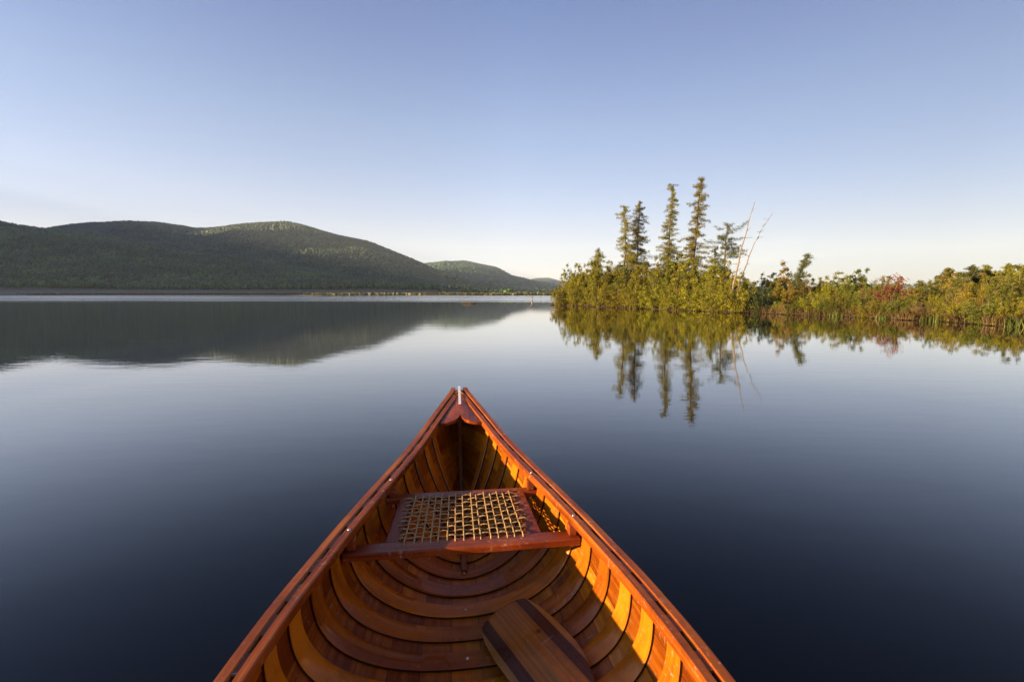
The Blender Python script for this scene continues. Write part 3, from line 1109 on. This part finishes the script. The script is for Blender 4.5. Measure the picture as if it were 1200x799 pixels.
# the ridge further left (outside the frame) that throws its shade on the hillside
gx, gy = np.meshgrid(np.linspace(-5200, -1500, 60), np.linspace(-1100, 3700, 60))
gz = 610 * np.exp(-((gx + 3000) / 560) ** 2 / 2) * np.exp(-((gy - 850) / 1400) ** 10) - 4
gz += fbm(gx, gy, 2 * math.pi / 700, 5.0) * 85 * np.clip(gz / 200, 0, 1)
V = np.stack([gx, gy, gz], -1).reshape(-1, 3)
a = (np.arange(59)[:, None] * 60 + np.arange(59)[None]).reshape(-1)
tag(mesh_obj('ridge', V, np.stack([a, a + 1, a + 61, a + 60], -1), M_hill, smooth=True), kind='structure')

# marsh flat on the far shore: low ground, then grass
gx, gy = np.meshgrid(np.linspace(-900, 700, 160), np.linspace(0, 1, 24))
shore_far = 430 + 14 * np.sin(gx / 60) + 8 * np.sin(gx / 23 + 1) + np.clip(-(gx + 80) * .18, 0, 90)
gyy = shore_far + gy * 700
gz = np.minimum(gy * 60, 1.0) * 1.2 - .4 + gy * 1.2
V = np.stack([gx, gyy, gz], -1).reshape(-1, 3)
a = (np.arange(23)[:, None] * 160 + np.arange(159)[None]).reshape(-1)
tag(mesh_obj('marsh_ground', V, np.stack([a, a + 1, a + 161, a + 160], -1), M_hill, smooth=True), kind='structure')


def blades(name, P, H, Wd, lean, mat, label, cat, kind='stuff', group=None):
    n = len(P)
    th = rng.uniform(0, 2 * math.pi, n)
    dx = np.stack([np.cos(th), np.sin(th), np.zeros(n)], -1) * Wd[:, None]
    ln = rng.normal(0, 1, (n, 3)) * lean * H[:, None]; ln[:, 2] = 0
    up = np.zeros((n, 3)); up[:, 2] = H
    V = np.stack([P - dx, P + dx, P + up * .6 + ln * .4 + dx * .7, P + up + ln, P + up * .6 + ln * .4 - dx * .7], 1)
    Fc = (np.arange(5)[None] + (np.arange(n) * 5)[:, None])
    return tag(mesh_obj(name, V.reshape(-1, 3), Fc, mat), label, cat, group, kind)


# grass on the sunlit marsh (centre) and duller bank growth (left)
n = 9000
x = rng.uniform(-200, 110, n); y = 436 + rng.uniform(0, 1, n) ** 1.6 * 240 + np.abs(rng.normal(0, 4, n))
P = np.stack([x, y, np.full(n, .6)], -1)
blades('marsh_grass', P, rng.uniform(1.2, 3.0, n), rng.uniform(.4, 1.4, n), .15, M_meadow, 'sunlit yellow marsh grass along the far shore', 'grass')
n = 9000
x = rng.uniform(-800, -150, n); y = 520 + rng.uniform(0, 90, n) + np.clip(-(x + 80) * .05, 0, 40)
P = np.stack([x, y, np.full(n, .5)], -1)
blades('shore_brush', P, rng.uniform(1.0, 3.0, n), rng.uniform(.6, 2.0, n), .2, M_brush, 'brown brush and dead grass along the foot of the left hillside', 'brush')
# low bushes and trees at the back of the marsh
n = 420
x = rng.uniform(-240, 160, n); y = rng.uniform(560, 900, n)
P = np.stack([x, y, np.full(n, 1.0)], -1)
crowns('shore_woods', P, rng.uniform(2, 6, n) * np.where(np.abs(x - 12) < 25, 1.1, .7), rng.uniform(2.5, 5, n), rng.random(n) < .4, M_crown, 'low trees and bushes at the back of the far marsh', 'woods')

# ------------------------------------------------------------------ the wooded point on the right
sh_y = [-60, 5, 13.3, 15, 18, 21, 24, 28, 32, 36, 41, 45, 49, 54, 62, 75, 90]
sh_x = [26, 16.5, 15.1, 15.1, 14.9, 13.6, 12.0, 10.5, 8.4, 6.4, 4.2, 3.9, 4.8, 8.5, 16, 40, 70]


def shore_x(y):
    return np.interp(y, sh_y, sh_x) + .22 * np.sin(y * 1.7) + .12 * np.sin(y * 4.3 + 1)


gu, gy = np.meshgrid(np.concatenate([np.linspace(-1, 6, 40), np.linspace(7, 400, 50)]), np.concatenate([np.linspace(-60, 4, 20), np.linspace(5, 56, 150), np.linspace(57, 90, 20)]))
gx = shore_x(gy) + gu
gz = np.where(gu < 0, gu * .35, .28 * (1 - np.exp(-gu / .5)) + .012 * np.clip(gu, 0, 30)) - .02 + fbm(gx, gy, 2 * math.pi / 2.2, 8.0) * .03
gz = np.where(gu > 2, gz + .0, gz)
V = np.stack([gx, gy, gz], -1).reshape(-1, 3)
ny_, nx_ = gx.shape
a = (np.arange(ny_ - 1)[:, None] * nx_ + np.arange(nx_ - 1)[None]).reshape(-1)
tag(mesh_obj('peninsula_ground', V, np.stack([a, a + 1, a + nx_ + 1, a + nx_], -1), M_soil, smooth=True), kind='structure')


def leaves(centers, spread, n, size, flat=0.6, rs=rng, aspect=.55):
    """diamond leaves clustered round centres; returns V,F"""
    centers = np.asarray(centers)
    idx = rs.integers(0, len(centers), n)
    c = centers[idx] + rs.normal(0, 1, (n, 3)) * (spread[idx][:, None] if hasattr(spread, '__len__') else spread)
    d = rs.normal(0, 1, (n, 3)); d[:, 2] *= .6; d /= np.linalg.norm(d, axis=1)[:, None]
    e = rs.normal(0, 1, (n, 3)); e -= (e * d).sum(1)[:, None] * d; e /= np.linalg.norm(e, axis=1)[:, None]
    s = size * rs.uniform(.6, 1.4, n)[:, None]
    V = np.stack([c - d * s, c + e * s * aspect, c + d * s, c - e * s * aspect], 1).reshape(-1, 3)
    Fc = np.arange(4)[None] + (np.arange(n) * 4)[:, None]
    return V, Fc


def curve_pts(p0, p1, sag, n, rs):
    p0 = np.array(p0, float); p1 = np.array(p1, float)
    j = rs.normal(0, 1, 3) * np.linalg.norm(p1 - p0) * .06
    return [p0 + (p1 - p0) * f_ + np.array([0, 0, sag]) * 4 * f_ * (1 - f_) + j * math.sin(math.pi * f_) for f_ in np.linspace(0, 1, n)]


def make_shrub_meshes(kind, rs):
    """unit shrub, 1 m high: returns (foliage V,F, stems MB)"""
    st = MB()
    cents, spr = [], []
    if kind == 'bush':        # dense rounded
        nst, W_, top = 13, .62, 1.0
    elif kind == 'upright':   # loose with pointed leaders
        nst, W_, top = 10, .34, 1.0
    elif kind == 'twiggy':
        nst, W_, top = 16, .45, .95
    elif kind == 'sapling':
        nst, W_, top = 5, .25, 1.0
    for k in range(nst):
        a = 2 * math.pi * k / nst + rs.uniform(-.4, .4)
        rad = W_ * math.sqrt(rs.uniform(.05, 1))
        if kind == 'bush':
            h_ = top * math.sqrt(max(0.05, 1 - (rad / (W_ * 1.08)) ** 2)) * rs.uniform(.75, 1.0)
        else:
            h_ = top * (1 - .45 * rad / W_) * rs.uniform(.6, 1.0)
        if k == 0: rad *= .2; h_ = top * .97
        tip = np.array([math.cos(a) * rad, math.sin(a) * rad, h_])
        b0 = np.array([math.cos(a) * rad * .18, math.sin(a) * rad * .18, -.05])
        P = curve_pts(b0, tip, .03, 6, rs)
        st.tube(P, [.012, .010, .008, .006, .004, .002], 4)
        lo_ = 1
        for i in range(lo_, 6):
            f_ = i / 5
            nn = 3
            for _ in range(nn):
                off = rs.normal(0, 1, 3) * (.11 if kind == 'bush' else .06) * (1.15 - .75 * f_)
                cents.append(P[i] + off); spr.append((.037 if kind == 'bush' else .034) * (1.25 - .6 * f_))
                if rs.random() < .35:
                    st.tube([P[i], P[i] + off], [.004, .002], 3)
    if kind == 'bush':
        for _ in range(26):   # skirts hanging to the water
            a = rs.uniform(0, 2 * math.pi); r_ = W_ * rs.uniform(.7, 1.02)
            cents.append(np.array([math.cos(a) * r_, math.sin(a) * r_, rs.uniform(.05, .45)])); spr.append(.065)
    cents = np.array(cents); spr = np.array(spr)
    nleaf = {'bush': 8500, 'upright': 5000, 'twiggy': 4200, 'sapling': 1800}[kind]
    size = {'bush': .0205, 'upright': .020, 'twiggy': .015, 'sapling': .021}[kind]
    V, Fc = leaves(cents, spr, nleaf, size, rs=rs, aspect=.5)
    V[:, 2] = np.maximum(V[:, 2], .0)
    return V, Fc, st


protos = {}
for kind in ('bush', 'upright', 'twiggy', 'sapling'):
    for var in range(3):
        rs_ = np.random.default_rng(100 + var * 7 + len(kind))
        V, Fc, st = make_shrub_meshes(kind, rs_)
        protos[(kind, var)] = (V, Fc, st)
mesh_cache = {}


def shrub_meshes(kind, var, mat):
    key = (kind, var, mat.name)
    if key not in mesh_cache:
        V, Fc, st = protos[(kind, var)]
        o = mesh_obj('foliage', V, Fc, mat); me1 = o.data; bpy.data.objects.remove(o)
        o = st.build('stems', M_stem); me2 = o.data; bpy.data.objects.remove(o)
        mesh_cache[key] = (me1, me2)
    return mesh_cache[key]


LOOK = {
    'yel': (M_leaf_yel, 'bright yellow-green leafy', 'bush'),
    'grn': (M_leaf_grn, 'mid-green leafy', 'bush'),
    'dark': (M_leaf_dark, 'dark green', 'bush'),
    'brown': (M_leaf_brown, 'russet twiggy', 'twiggy'),
    'gold': (M_leaf_gold, 'golden-leaved upright', 'upright'),
    'upg': (M_leaf_grn, 'loose green upright', 'upright'),
    'upy': (M_leaf_yel, 'loose yellow-green upright', 'upright'),
    'sapy': (M_leaf_yel, 'spindly yellow-green', 'sapling'),
    'red': (M_leaf_red, 'red-leaved', 'upright'),
}
shrub_list = []    # (px, depth, height, width factor, look, row)


def add_shrub(px, depth, height, look, row, wk=1.0):
    shrub_list.append([px, depth, height, look, row, wk])


sky_px = [650, 655, 670, 677, 690, 701, 715, 740, 765, 780, 797, 812, 830, 845, 853, 865, 880, 891, 903, 914, 928, 945, 968, 985, 1002, 1013, 1027, 1041, 1055, 1070, 1080, 1092, 1112, 1125, 1139, 1155, 1170, 1189, 1215, 1300, 1500]
sky_py = [336, 330, 316, 312, 314, 312, 318, 318, 316, 311, 304, 315, 314, 322, 330, 333, 331, 328, 318, 305, 326, 324, 322, 318, 319, 317, 324, 325, 330, 333, 330, 320, 316, 322, 318, 318, 322, 315, 312, 305, 300]


def shore_depth(px):
    """depth at which the sight line of a photo column meets the shore"""
    k = (px - 600) / F
    ys = np.linspace(5, 60, 800)
    g = ys * k - shore_x(ys)
    idx = np.where(g > 0)[0]
    # first entry beyond the water
    return float(ys[idx[0]]) if len(idx) else 41.0


def base_z(depth):
    return .25


rs = random.Random(11)
front_seq = ['yel', 'yel', 'yel', 'yel', 'grn', 'yel', 'yel', 'yel', 'yel', 'yel', 'grn', 'yel', 'dark', 'yel', 'brown', 'yel', 'brown', 'yel']
# front row: dense bushes right at the water
px = 658.0
i = 0
while px < 1290:
    D = shore_depth(px)
    off = -0.45 if px < 870 else (-0.2 if px < 900 else 0.0)
    near = D < 26
    wl = HOR + CAM_H / D * F
    if px < 870:
        hgt_ = rs.uniform(1.45, 2.2) * (D / 30) ** .5
        look = front_seq[i % len(front_seq)]
        if 735 < px < 760: look = 'yel'
    elif px < 905:
        hgt_ = rs.uniform(1.3, 1.7); look = 'dark'
    else:
        hgt_ = rs.uniform(.55, 1.05); look = rs.choice(['yel', 'brown', 'brown', 'yel', 'grn', 'brown'])
    add_shrub(px, D + off + hgt_ * .35, hgt_, look, 0, 1.0)
    wpx = hgt_ * (1.15 if look != 'brown' else .9) / D * F
    px += wpx * (.62 if px < 905 else .55)
    i += 1
# middle rows and back row rise to the skyline
for row, (dd, frac, step) in enumerate([(3.0, .60, 17), (6.5, .82, 19), (11.0, 1.0, 16), (17.0, .92, 24)], start=1):
    px = 662.0 + row * 4
    while px < 1330:
        D0 = shore_depth(px)
        D = D0 + dd * (1.0 if px < 880 else .85) + rs.uniform(-.8, .8)
        if px < 700: D = D0 + min(dd, 7) * .8
        syt = float(np.interp(px, sky_px, sky_py))
        wl = HOR + CAM_H / D0 * F
        ty = wl + (syt - wl) * frac * rs.uniform(.90, 1.03) * (1.04 if px < 865 else 1.0)
        H_ = CAM_H + (HOR - ty) / F * D - .15
        if H_ > .5:
            if px < 715: ch = ['yel', 'brown', 'upy', 'yel', 'yel']
            elif px < 860: ch = ['yel', 'upy', 'grn', 'brown', 'upg', 'yel', 'sapy']
            elif px < 905: ch = ['dark', 'dark', 'grn', 'upg']
            elif px < 935: ch = ['gold', 'gold', 'upg', 'gold']
            elif px < 1035: ch = ['brown', 'grn', 'upg', 'upy', 'yel', 'brown', 'yel', 'sapy', 'upg']
            else: ch = ['brown', 'gold', 'upy', 'yel', 'upy', 'brown', 'grn', 'sapy']
            add_shrub(px, D, H_, rs.choice(ch), row, 1.0)
        px += step * rs.uniform(.75, 1.2) * (1.0 if px < 905 else 1.1)

# taller growth mounded round the trunks of the spruces
for px_, dd_, ty_, lk_ in [(693, 7, 309, 'upy'), (712, 9, 309, 'yel'), (726, 11, 313, 'grn'), (738, 10, 306, 'yel'), (756, 12, 309, 'upy'), (768, 10, 304, 'yel'), (783, 12, 310, 'grn'),
                           (797, 11, 299, 'upy'), (811, 12, 309, 'yel'), (827, 9, 306, 'yel'), (836, 12, 312, 'upg'), (848, 10, 309, 'yel'), (866, 9, 320, 'upg'), (681, 5, 314, 'yel')]:
    D_ = shore_depth(px_) + dd_
    add_shrub(px_, D_, CAM_H + (HOR - ty_) / F * D_ - .15, lk_, 4)

zones = [(640, 700, "at the point's left tip"), (700, 735, 'below the small spruce'), (735, 770, 'below the two left spruces'), (770, 800, 'below the second-tallest spruce'),
         (800, 832, 'below the tallest spruce'), (832, 862, 'below the spreading pine'), (862, 900, 'right of the dead snags'), (900, 932, 'around the golden shrub'),
         (932, 965, 'right of the bent spruce'), (965, 1000, 'midway towards the red maple'), (1000, 1035, 'left of the red maple'), (1035, 1070, 'right of the red maple'),
         (1070, 1105, 'left of the rounded conifers'), (1105, 1135, 'below the leftmost rounded conifer'), (1135, 1165, 'below the broad rounded conifer'), (1165, 1500, 'at the right picture edge')]
rows_txt = ['at the waterline', 'second row', 'third row back', 'fourth row back', 'hindmost row']


def zone(px):
    for a_, b_, t_ in zones:
        if a_ <= px < b_: return t_
    return zones[-1][2]


from collections import defaultdict
byk = defaultdict(list)
for s_ in shrub_list:
    byk[(s_[3], zone(s_[0]), s_[4])].append(s_)
place = {2: ['left of two', 'right of two'], 3: ['leftmost of three', 'middle of three', 'rightmost of three']}
for key, lst in byk.items():
    lst.sort(key=lambda q: q[0])
    for k, s_ in enumerate(lst):
        look, zt, row = key
        mat, words, kind = LOOK[look]
        noun = 'sapling' if kind == 'sapling' else 'shrub'
        lab = f'{words} {noun} {zt}, {rows_txt[row]}'
        if len(lst) in place: lab += ', ' + place[len(lst)][k]
        elif len(lst) > 3: lab += ', ' + (['first', 'second', 'third', 'fourth', 'fifth', 'sixth', 'seventh', 'eighth'] + ['last'] * 20)[k] + ' from left'
        px_, D_, H_, _, _, wk = s_
        x_ = (px_ - 600) / F * D_
        rr_ = random.Random(int(px_ * 13 + row))
        root = empty('sapling' if kind == 'sapling' else 'shrub', (x_, D_, .02 if row == 0 else .23), rr_.uniform(0, 6.28))
        wd = wk * rr_.uniform(.85, 1.15)
        if kind in ('upright', 'twiggy'): wd *= 1.15
        if kind == 'bush' and H_ > 2.2: wd *= .8
        root.scale = (H_ * wd, H_ * wd, H_)
        tag(root, lab, 'sapling' if kind == 'sapling' else 'shrub', 'shrubs on the wooded point')
        me1, me2 = shrub_meshes(kind, rr_.randrange(3), mat)
        for nm, me in (('foliage', me1), ('stems', me2)):
            o = bpy.data.objects.new(nm, me); COL.objects.link(o); o.parent = root


# --- conifers
def conifer(name, top_px, base_px, depth, prof, label, mat=M_needle, seed=1, gaps=.12, dens=1.0, outl=0.12, trunk_r=.12, tuft=.056, droop=.13, start=.12):
    """prof: list of (height fraction, half width in m)"""
    r_ = np.random.default_rng(seed)
    top = pt(*top_px, depth); bs = pt(*base_px, depth)
    bs[2] = .2
    root = empty(name, tuple(bs))
    H_ = top[2] - bs[2]
    d = top - bs
    nP = 14
    bend = r_.normal(0, 1, 2) * .012 * H_
    P = [np.array([d[0] * f_ + bend[0] * math.sin(math.pi * f_) + r_.normal(0, .03), d[1] * f_ + bend[1] * math.sin(math.pi * f_), -.3 + (H_ + .3) * f_]) for f_ in np.linspace(0, 1, nP)]
    tr = MB(); tr.tube(P, [trunk_r * (1.05 - f_) ** .8 + .01 for f_ in np.linspace(0, 1, nP)], 8)
    br = MB()
    cents, spr = [], []
    hs = np.linspace(start, .985, int(H_ * 11 * dens))
    Pn = np.array(P); zf = np.linspace(0, 1, nP)
    hp = [p[0] for p in prof]; wp = [p[1] for p in prof]
    gapc = r_.uniform(start, 1, 5)
    for h_ in hs:
        c = np.array([np.interp(h_, zf, Pn[:, k]) for k in range(3)])
        W_ = np.interp(h_, hp, wp)
        nb = r_.integers(1, 4)
        for _ in range(nb):
            if r_.random() < gaps: continue
            a_ = r_.uniform(0, 2 * math.pi)
            ln = W_ * r_.uniform(.3, 1.2)
            if r_.random() < outl: ln *= 1.6
            tipz = r_.uniform(-.9, .15) * droop * 4 * ln + (.2 * ln if h_ > .9 else 0)
            tip = c + np.array([math.cos(a_) * ln, math.sin(a_) * ln, tipz])
            Q = curve_pts(c, tip, -.05 * ln, 5, r_)
            br.tube(Q, [.022, .018, .013, .009, .004], 3)
            nt_ = max(3, int(ln * 9))
            for f_ in np.linspace(.25, 1.0, nt_):
                i_ = f_ * 4; i0 = min(int(i_), 3)
                p_ = Q[i0] + (Q[i0 + 1] - Q[i0]) * (i_ - i0)
                cents.append(p_ + r_.normal(0, .04, 3)); spr.append(.06 + .09 * ln * (1.1 - f_) * .5)
    cents = np.array(cents); spr = np.array(spr)
    V, Fc = leaves(cents, spr, int(len(cents) * 24), tuft, rs=r_, aspect=.28)
    mesh_obj('crown', V, Fc, mat, root)
    tr.build('trunk', M_bark, root, True)
    br.build('branches', M_bark, root)
    tag(root, label, 'tree', 'conifers on the wooded point')
    return root


conifer('spruce_tree', (731, 240), (727, 350), 50, [(0, 1.4), (.25, 2.6), (.38, 2.3), (.5, 1.3), (.7, .75), (.85, .7), (.95, .6), (1, .2)], 'leftmost tall spruce with a wide low skirt and a crooked bushy top', seed=3, gaps=.2)
conifer('spruce_tree', (750, 236), (745, 348), 51, [(0, 1.6), (.28, 2.7), (.45, 1.7), (.6, 1.2), (.8, .9), (.92, .6), (1, .15)], 'tall spruce touching the leftmost one, with a broken branch out to the right', seed=5, gaps=.15, outl=.14)
conifer('spruce_tree', (789.5, 215), (782, 350), 50, [(0, 1.4), (.25, 2.1), (.4, 1.25), (.6, .85), (.8, .65), (.9, .6), (.96, .7), (1, .4)], 'second tallest spruce, narrow with a flat ragged top', seed=8, gaps=.14)
conifer('spruce_tree', (822, 207), (809, 350), 47, [(0, 1.2), (.22, 2.0), (.4, 1.5), (.55, 1.0), (.75, .75), (.9, .65), (.97, .35), (1, .1)], 'tallest spruce on the point, leaning slightly right, thick pale lower trunk', seed=12, gaps=.14, trunk_r=.2, outl=.12)
conifer('pine_tree', (852, 260), (845, 350), 44, [(0, .5), (.3, 1.1), (.4, 1.6), (.55, 1.25), (.7, 1.3), (.85, 1.35), (.95, 1.0), (1, .4)], 'shorter spreading pine left of the dead snags', mat=M_needle2, seed=17, gaps=.45, dens=.8, droop=.02, start=.2)
conifer('pine_tree', (838, 291), (838, 350), 46, [(0, .4), (.4, .8), (.7, .8), (1, .3)], 'thin young pine close left of the spreading pine', mat=M_needle2, seed=19, gaps=.4, dens=.8, droop=.02)
conifer('spruce_tree', (701, 291), (700, 350), 44, [(0, .5), (.5, .9), (.75, .8), (.9, .55), (1, .15)], 'small dark spruce standing alone left of the tall spruces', mat=M_needle, seed=23, gaps=.1)
conifer('spruce_tree', (702, 297), (686, 350), 46, [(0, .3), (.6, .4), (.8, .5), (1, .2)], 'thin leaning spruce behind the small dark one', seed=29, gaps=.3, tuft=.06)
conifer('spruce_tree', (948, 298), (916, 352), 29, [(0, .2), (.4, .55), (.6, .5), (.8, .22), (.93, .3), (1, .12)], 'bent dark spruce leaning far to the right behind the golden shrub', mat=M_needle2, seed=31, gaps=.15, trunk_r=.06, tuft=.05)
for k, (px_, py_, D_, w_, lab) in enumerate([(1112, 315, 40, 1.2, 'leftmost rounded conifer on the skyline at the right'), (1139, 312, 42, 1.45, 'broad dark rounded conifer, second from left on the right skyline'),
                                             (1156, 311, 43, 1.2, 'pointed conifer close right of the broad dark one'), (1182, 310, 40, 1.1, 'bushy conifer with an open top near the right edge'), (1199, 312, 38, 1.1, 'conifer cut by the right edge of the picture'),
                                             (1079, 330, 44, .9, 'small pointed conifer right of the red maple, in the skyline dip')]):
    conifer('conifer_tree', (px_, py_), (px_, 345), D_, [(0, w_), (.4, w_), (.75, w_ * .7), (.92, w_ * .4), (1, .1)], lab, mat=M_needle2 if k in (1, 5) else M_needle, seed=40 + k, gaps=.05, dens=1.6, tuft=.08, droop=.02, start=.1)
# background deciduous wisps with bare stems above the thicket handled by saplings

# --- red maple sapling
r_ = np.random.default_rng(77)
D_ = 21.0
b_ = pt(1043, 360, D_); b_[2] = .2
root = empty('maple_sapling', tuple(b_))
tag(root, 'red-leaved maple sapling rising above the thicket', 'sapling')
st = MB(); cents, spr = [], []
for (dx, hz) in ((-.55, 1.15), (-.25, 1.55), (.05, 1.95), (.25, 2.0), (.55, 1.85), (.85, 1.8), (.6, 1.35), (.95, 1.2), (-.6, 1.4), (.1, 1.4)):
    tip = np.array([dx * .9, r_.uniform(-.4, .4), hz * .72])
    Q = curve_pts((dx * .1, 0, 0), tip, .05, 6, r_)
    st.tube(Q, [.018, .015, .011, .008, .006, .003], 5)
    for i_ in range(3, 6):
        cents.append(Q[i_]); spr.append(.09)
        cents.append(Q[i_] + r_.normal(0, .12, 3)); spr.append(.07)
V, Fc = leaves(cents, np.array(spr), 1100, .042, rs=r_, aspect=.6)
mesh_obj('foliage', V, Fc, M_leaf_red, root)
st.build('stems', M_stem, root)

# --- dead snags
def snag(name, pts_px, depth, r0, label, twigs=0, seed=1, mat=M_dead):
    P = [pt(a_, b_, depth) for a_, b_ in pts_px]
    base = P[0].copy()
    root = empty(name, tuple(base))
    P = [p - base for p in P]
    # densify with slight irregularity
    r_ = np.random.default_rng(seed)
    Q = []
    for a_, b_ in zip(P[:-1], P[1:]):
        for f_ in np.linspace(0, 1, 6)[:-1]:
            Q.append(a_ + (b_ - a_) * f_ + r_.normal(0, r0 * .45, 3))
    Q.append(P[-1])
    n_ = len(Q)
    mb = MB(); mb.tube(Q, [max(r0 * (1 - .82 * i_ / (n_ - 1)), .008) for i_ in range(n_)], 8)
    mb.build('trunk', mat, root, True)
    if twigs:
        mb = MB()
        for _ in range(twigs):
            i_ = int(r_.integers(n_ // 4, n_ - 1))
            d = r_.normal(0, 1, 3); d[2] = abs(d[2]) * .5
            e_ = Q[i_] + d * .16 * r_.uniform(.6, 2)
            mb.tube([Q[i_], e_, e_ + r_.normal(0, .09, 3)], [.016, .009, .003], 4)
        mb.build('branches', mat, root)
    tag(root, label, 'dead tree')
    return root


snag('dead_tree', [(857, 352), (863, 318), (872, 280), (884.5, 237)], 31, .085, 'bleached bare snag, the left and steeper of the leaning pair', 22, 2)
snag('dead_tree', [(858, 352), (868, 325), (884, 286), (905, 250)], 31.6, .065, 'bleached bare snag, the right one leaning further out', 18, 3)
snag('driftwood_snag', [(623.5, 354), (623.3, 348.6), (619, 345), (614, 341.4)], 66, .10, 'pale bent driftwood log sticking out of the far water left of the point', 2, 4)
snag('dead_stick', [(617.5, 354.5), (617.3, 352)], 66, .04, 'short stub beside the bent driftwood', 0, 5)
snag('weathered_post', [(568.5, 346.6), (568.5, 343)], 400, .4, 'tiny weathered post on the far marsh shore', 0, 6)
mb = MB()
Pl = [pt(px_, 356.0, 48) for px_ in (541, 546, 552, 557)]
mb.tube([(p[0], 48 + .1 * k, .04 + .05 * (k % 2)) for k, p in enumerate(Pl)], [.05, .11, .14, .07], 7)
tag(mb.build('floating_log', M_bark), 'dark waterlogged log floating off the far shore, left of the driftwood', 'log')

# --- rusty sedge and reeds along the water's edge (nobody could count the blades)
n = 20000
y = 9 + rng.uniform(0, 1, n) ** .9 * 15
inl = np.abs(rng.normal(0, .55, n)) + .0
x = shore_x(y) + inl - .08
P = np.stack([x, y, np.full(n, .02) + .2 * np.clip(inl, 0, 1)], -1)
blades('sedge', P, rng.uniform(.10, .36, n), rng.uniform(.006, .016, n), .35, M_sedge, 'rusty brown sedge fringing the right-hand shore', 'sedge')
n = 7000
y = 24 + rng.uniform(0, 1, n) * 20
inl = np.abs(rng.normal(0, .5, n))
P = np.stack([shore_x(y) + inl, y, np.full(n, .02)], -1)
blades('sedge', P, rng.uniform(.06, .2, n), rng.uniform(.01, .02, n), .4, M_sedge, 'brown sedge and roots under the bushes of the left part of the point', 'sedge')
# pale green reed clumps standing at the edge: countable, one thing each
reed_px = [(976, .55), (983, .5), (1012, .5), (1034, .34), (1083, .45), (1097, .5), (1153, .42), (1187, .6), (1193, .62)]
for k, (px_, h_) in enumerate(reed_px):
    D_ = shore_depth(px_) - .15
    x_ = (px_ - 600) / F * D_
    n = 34
    P = np.stack([rng.normal(0, .08, n), rng.normal(0, .1, n), np.full(n, -.02)], -1)
    o = blades('reed_clump', P, rng.uniform(.4, 1, n) * h_ * .75, rng.uniform(.006, .012, n), .25, M_reed,
               'pale green reed clump standing in the water, ' + ['first', 'second', 'third', 'fourth', 'fifth', 'sixth', 'seventh', 'eighth', 'ninth'][k] + ' from left along the right-hand shore', 'reeds', None, 'reed clumps along the shore')
    if 'kind' in o: del o['kind']
    o.location = (x_, D_, 0)

# ------------------------------------------------------------------ haze
HAZE = True
if HAZE:
    m = bpy.data.materials.new('haze'); m.use_nodes = True
    nt = m.node_tree; nt.nodes.clear()
    out = nt.nodes.new('ShaderNodeOutputMaterial')
    pv = nt.nodes.new('ShaderNodeVolumePrincipled')
    pv.inputs['Density'].default_value = 0.00008
    pv.inputs['Color'].default_value = (0.72, 0.86, 1.0, 1)
    pv.inputs['Anisotropy'].default_value = 0.0
    L(nt, pv.outputs[0], out.inputs['Volume'])
    mb = MB()
    hx, hy0, hy1 = 9800, -9800, 9800
    v = [(sx_ * hx, yy_, zz_) for zz_ in (-6, 1000) for sx_, yy_ in ((-1, hy0), (1, hy0), (1, hy1), (-1, hy1))]
    f_ = [[3, 2, 1, 0], [4, 5, 6, 7], [0, 1, 5, 4], [1, 2, 6, 5], [2, 3, 7, 6], [3, 0, 4, 7]]
    mb.add(v, f_)
    tag(mb.build('haze', m), 'thin evening haze over the lake and hills', 'haze', kind='stuff')
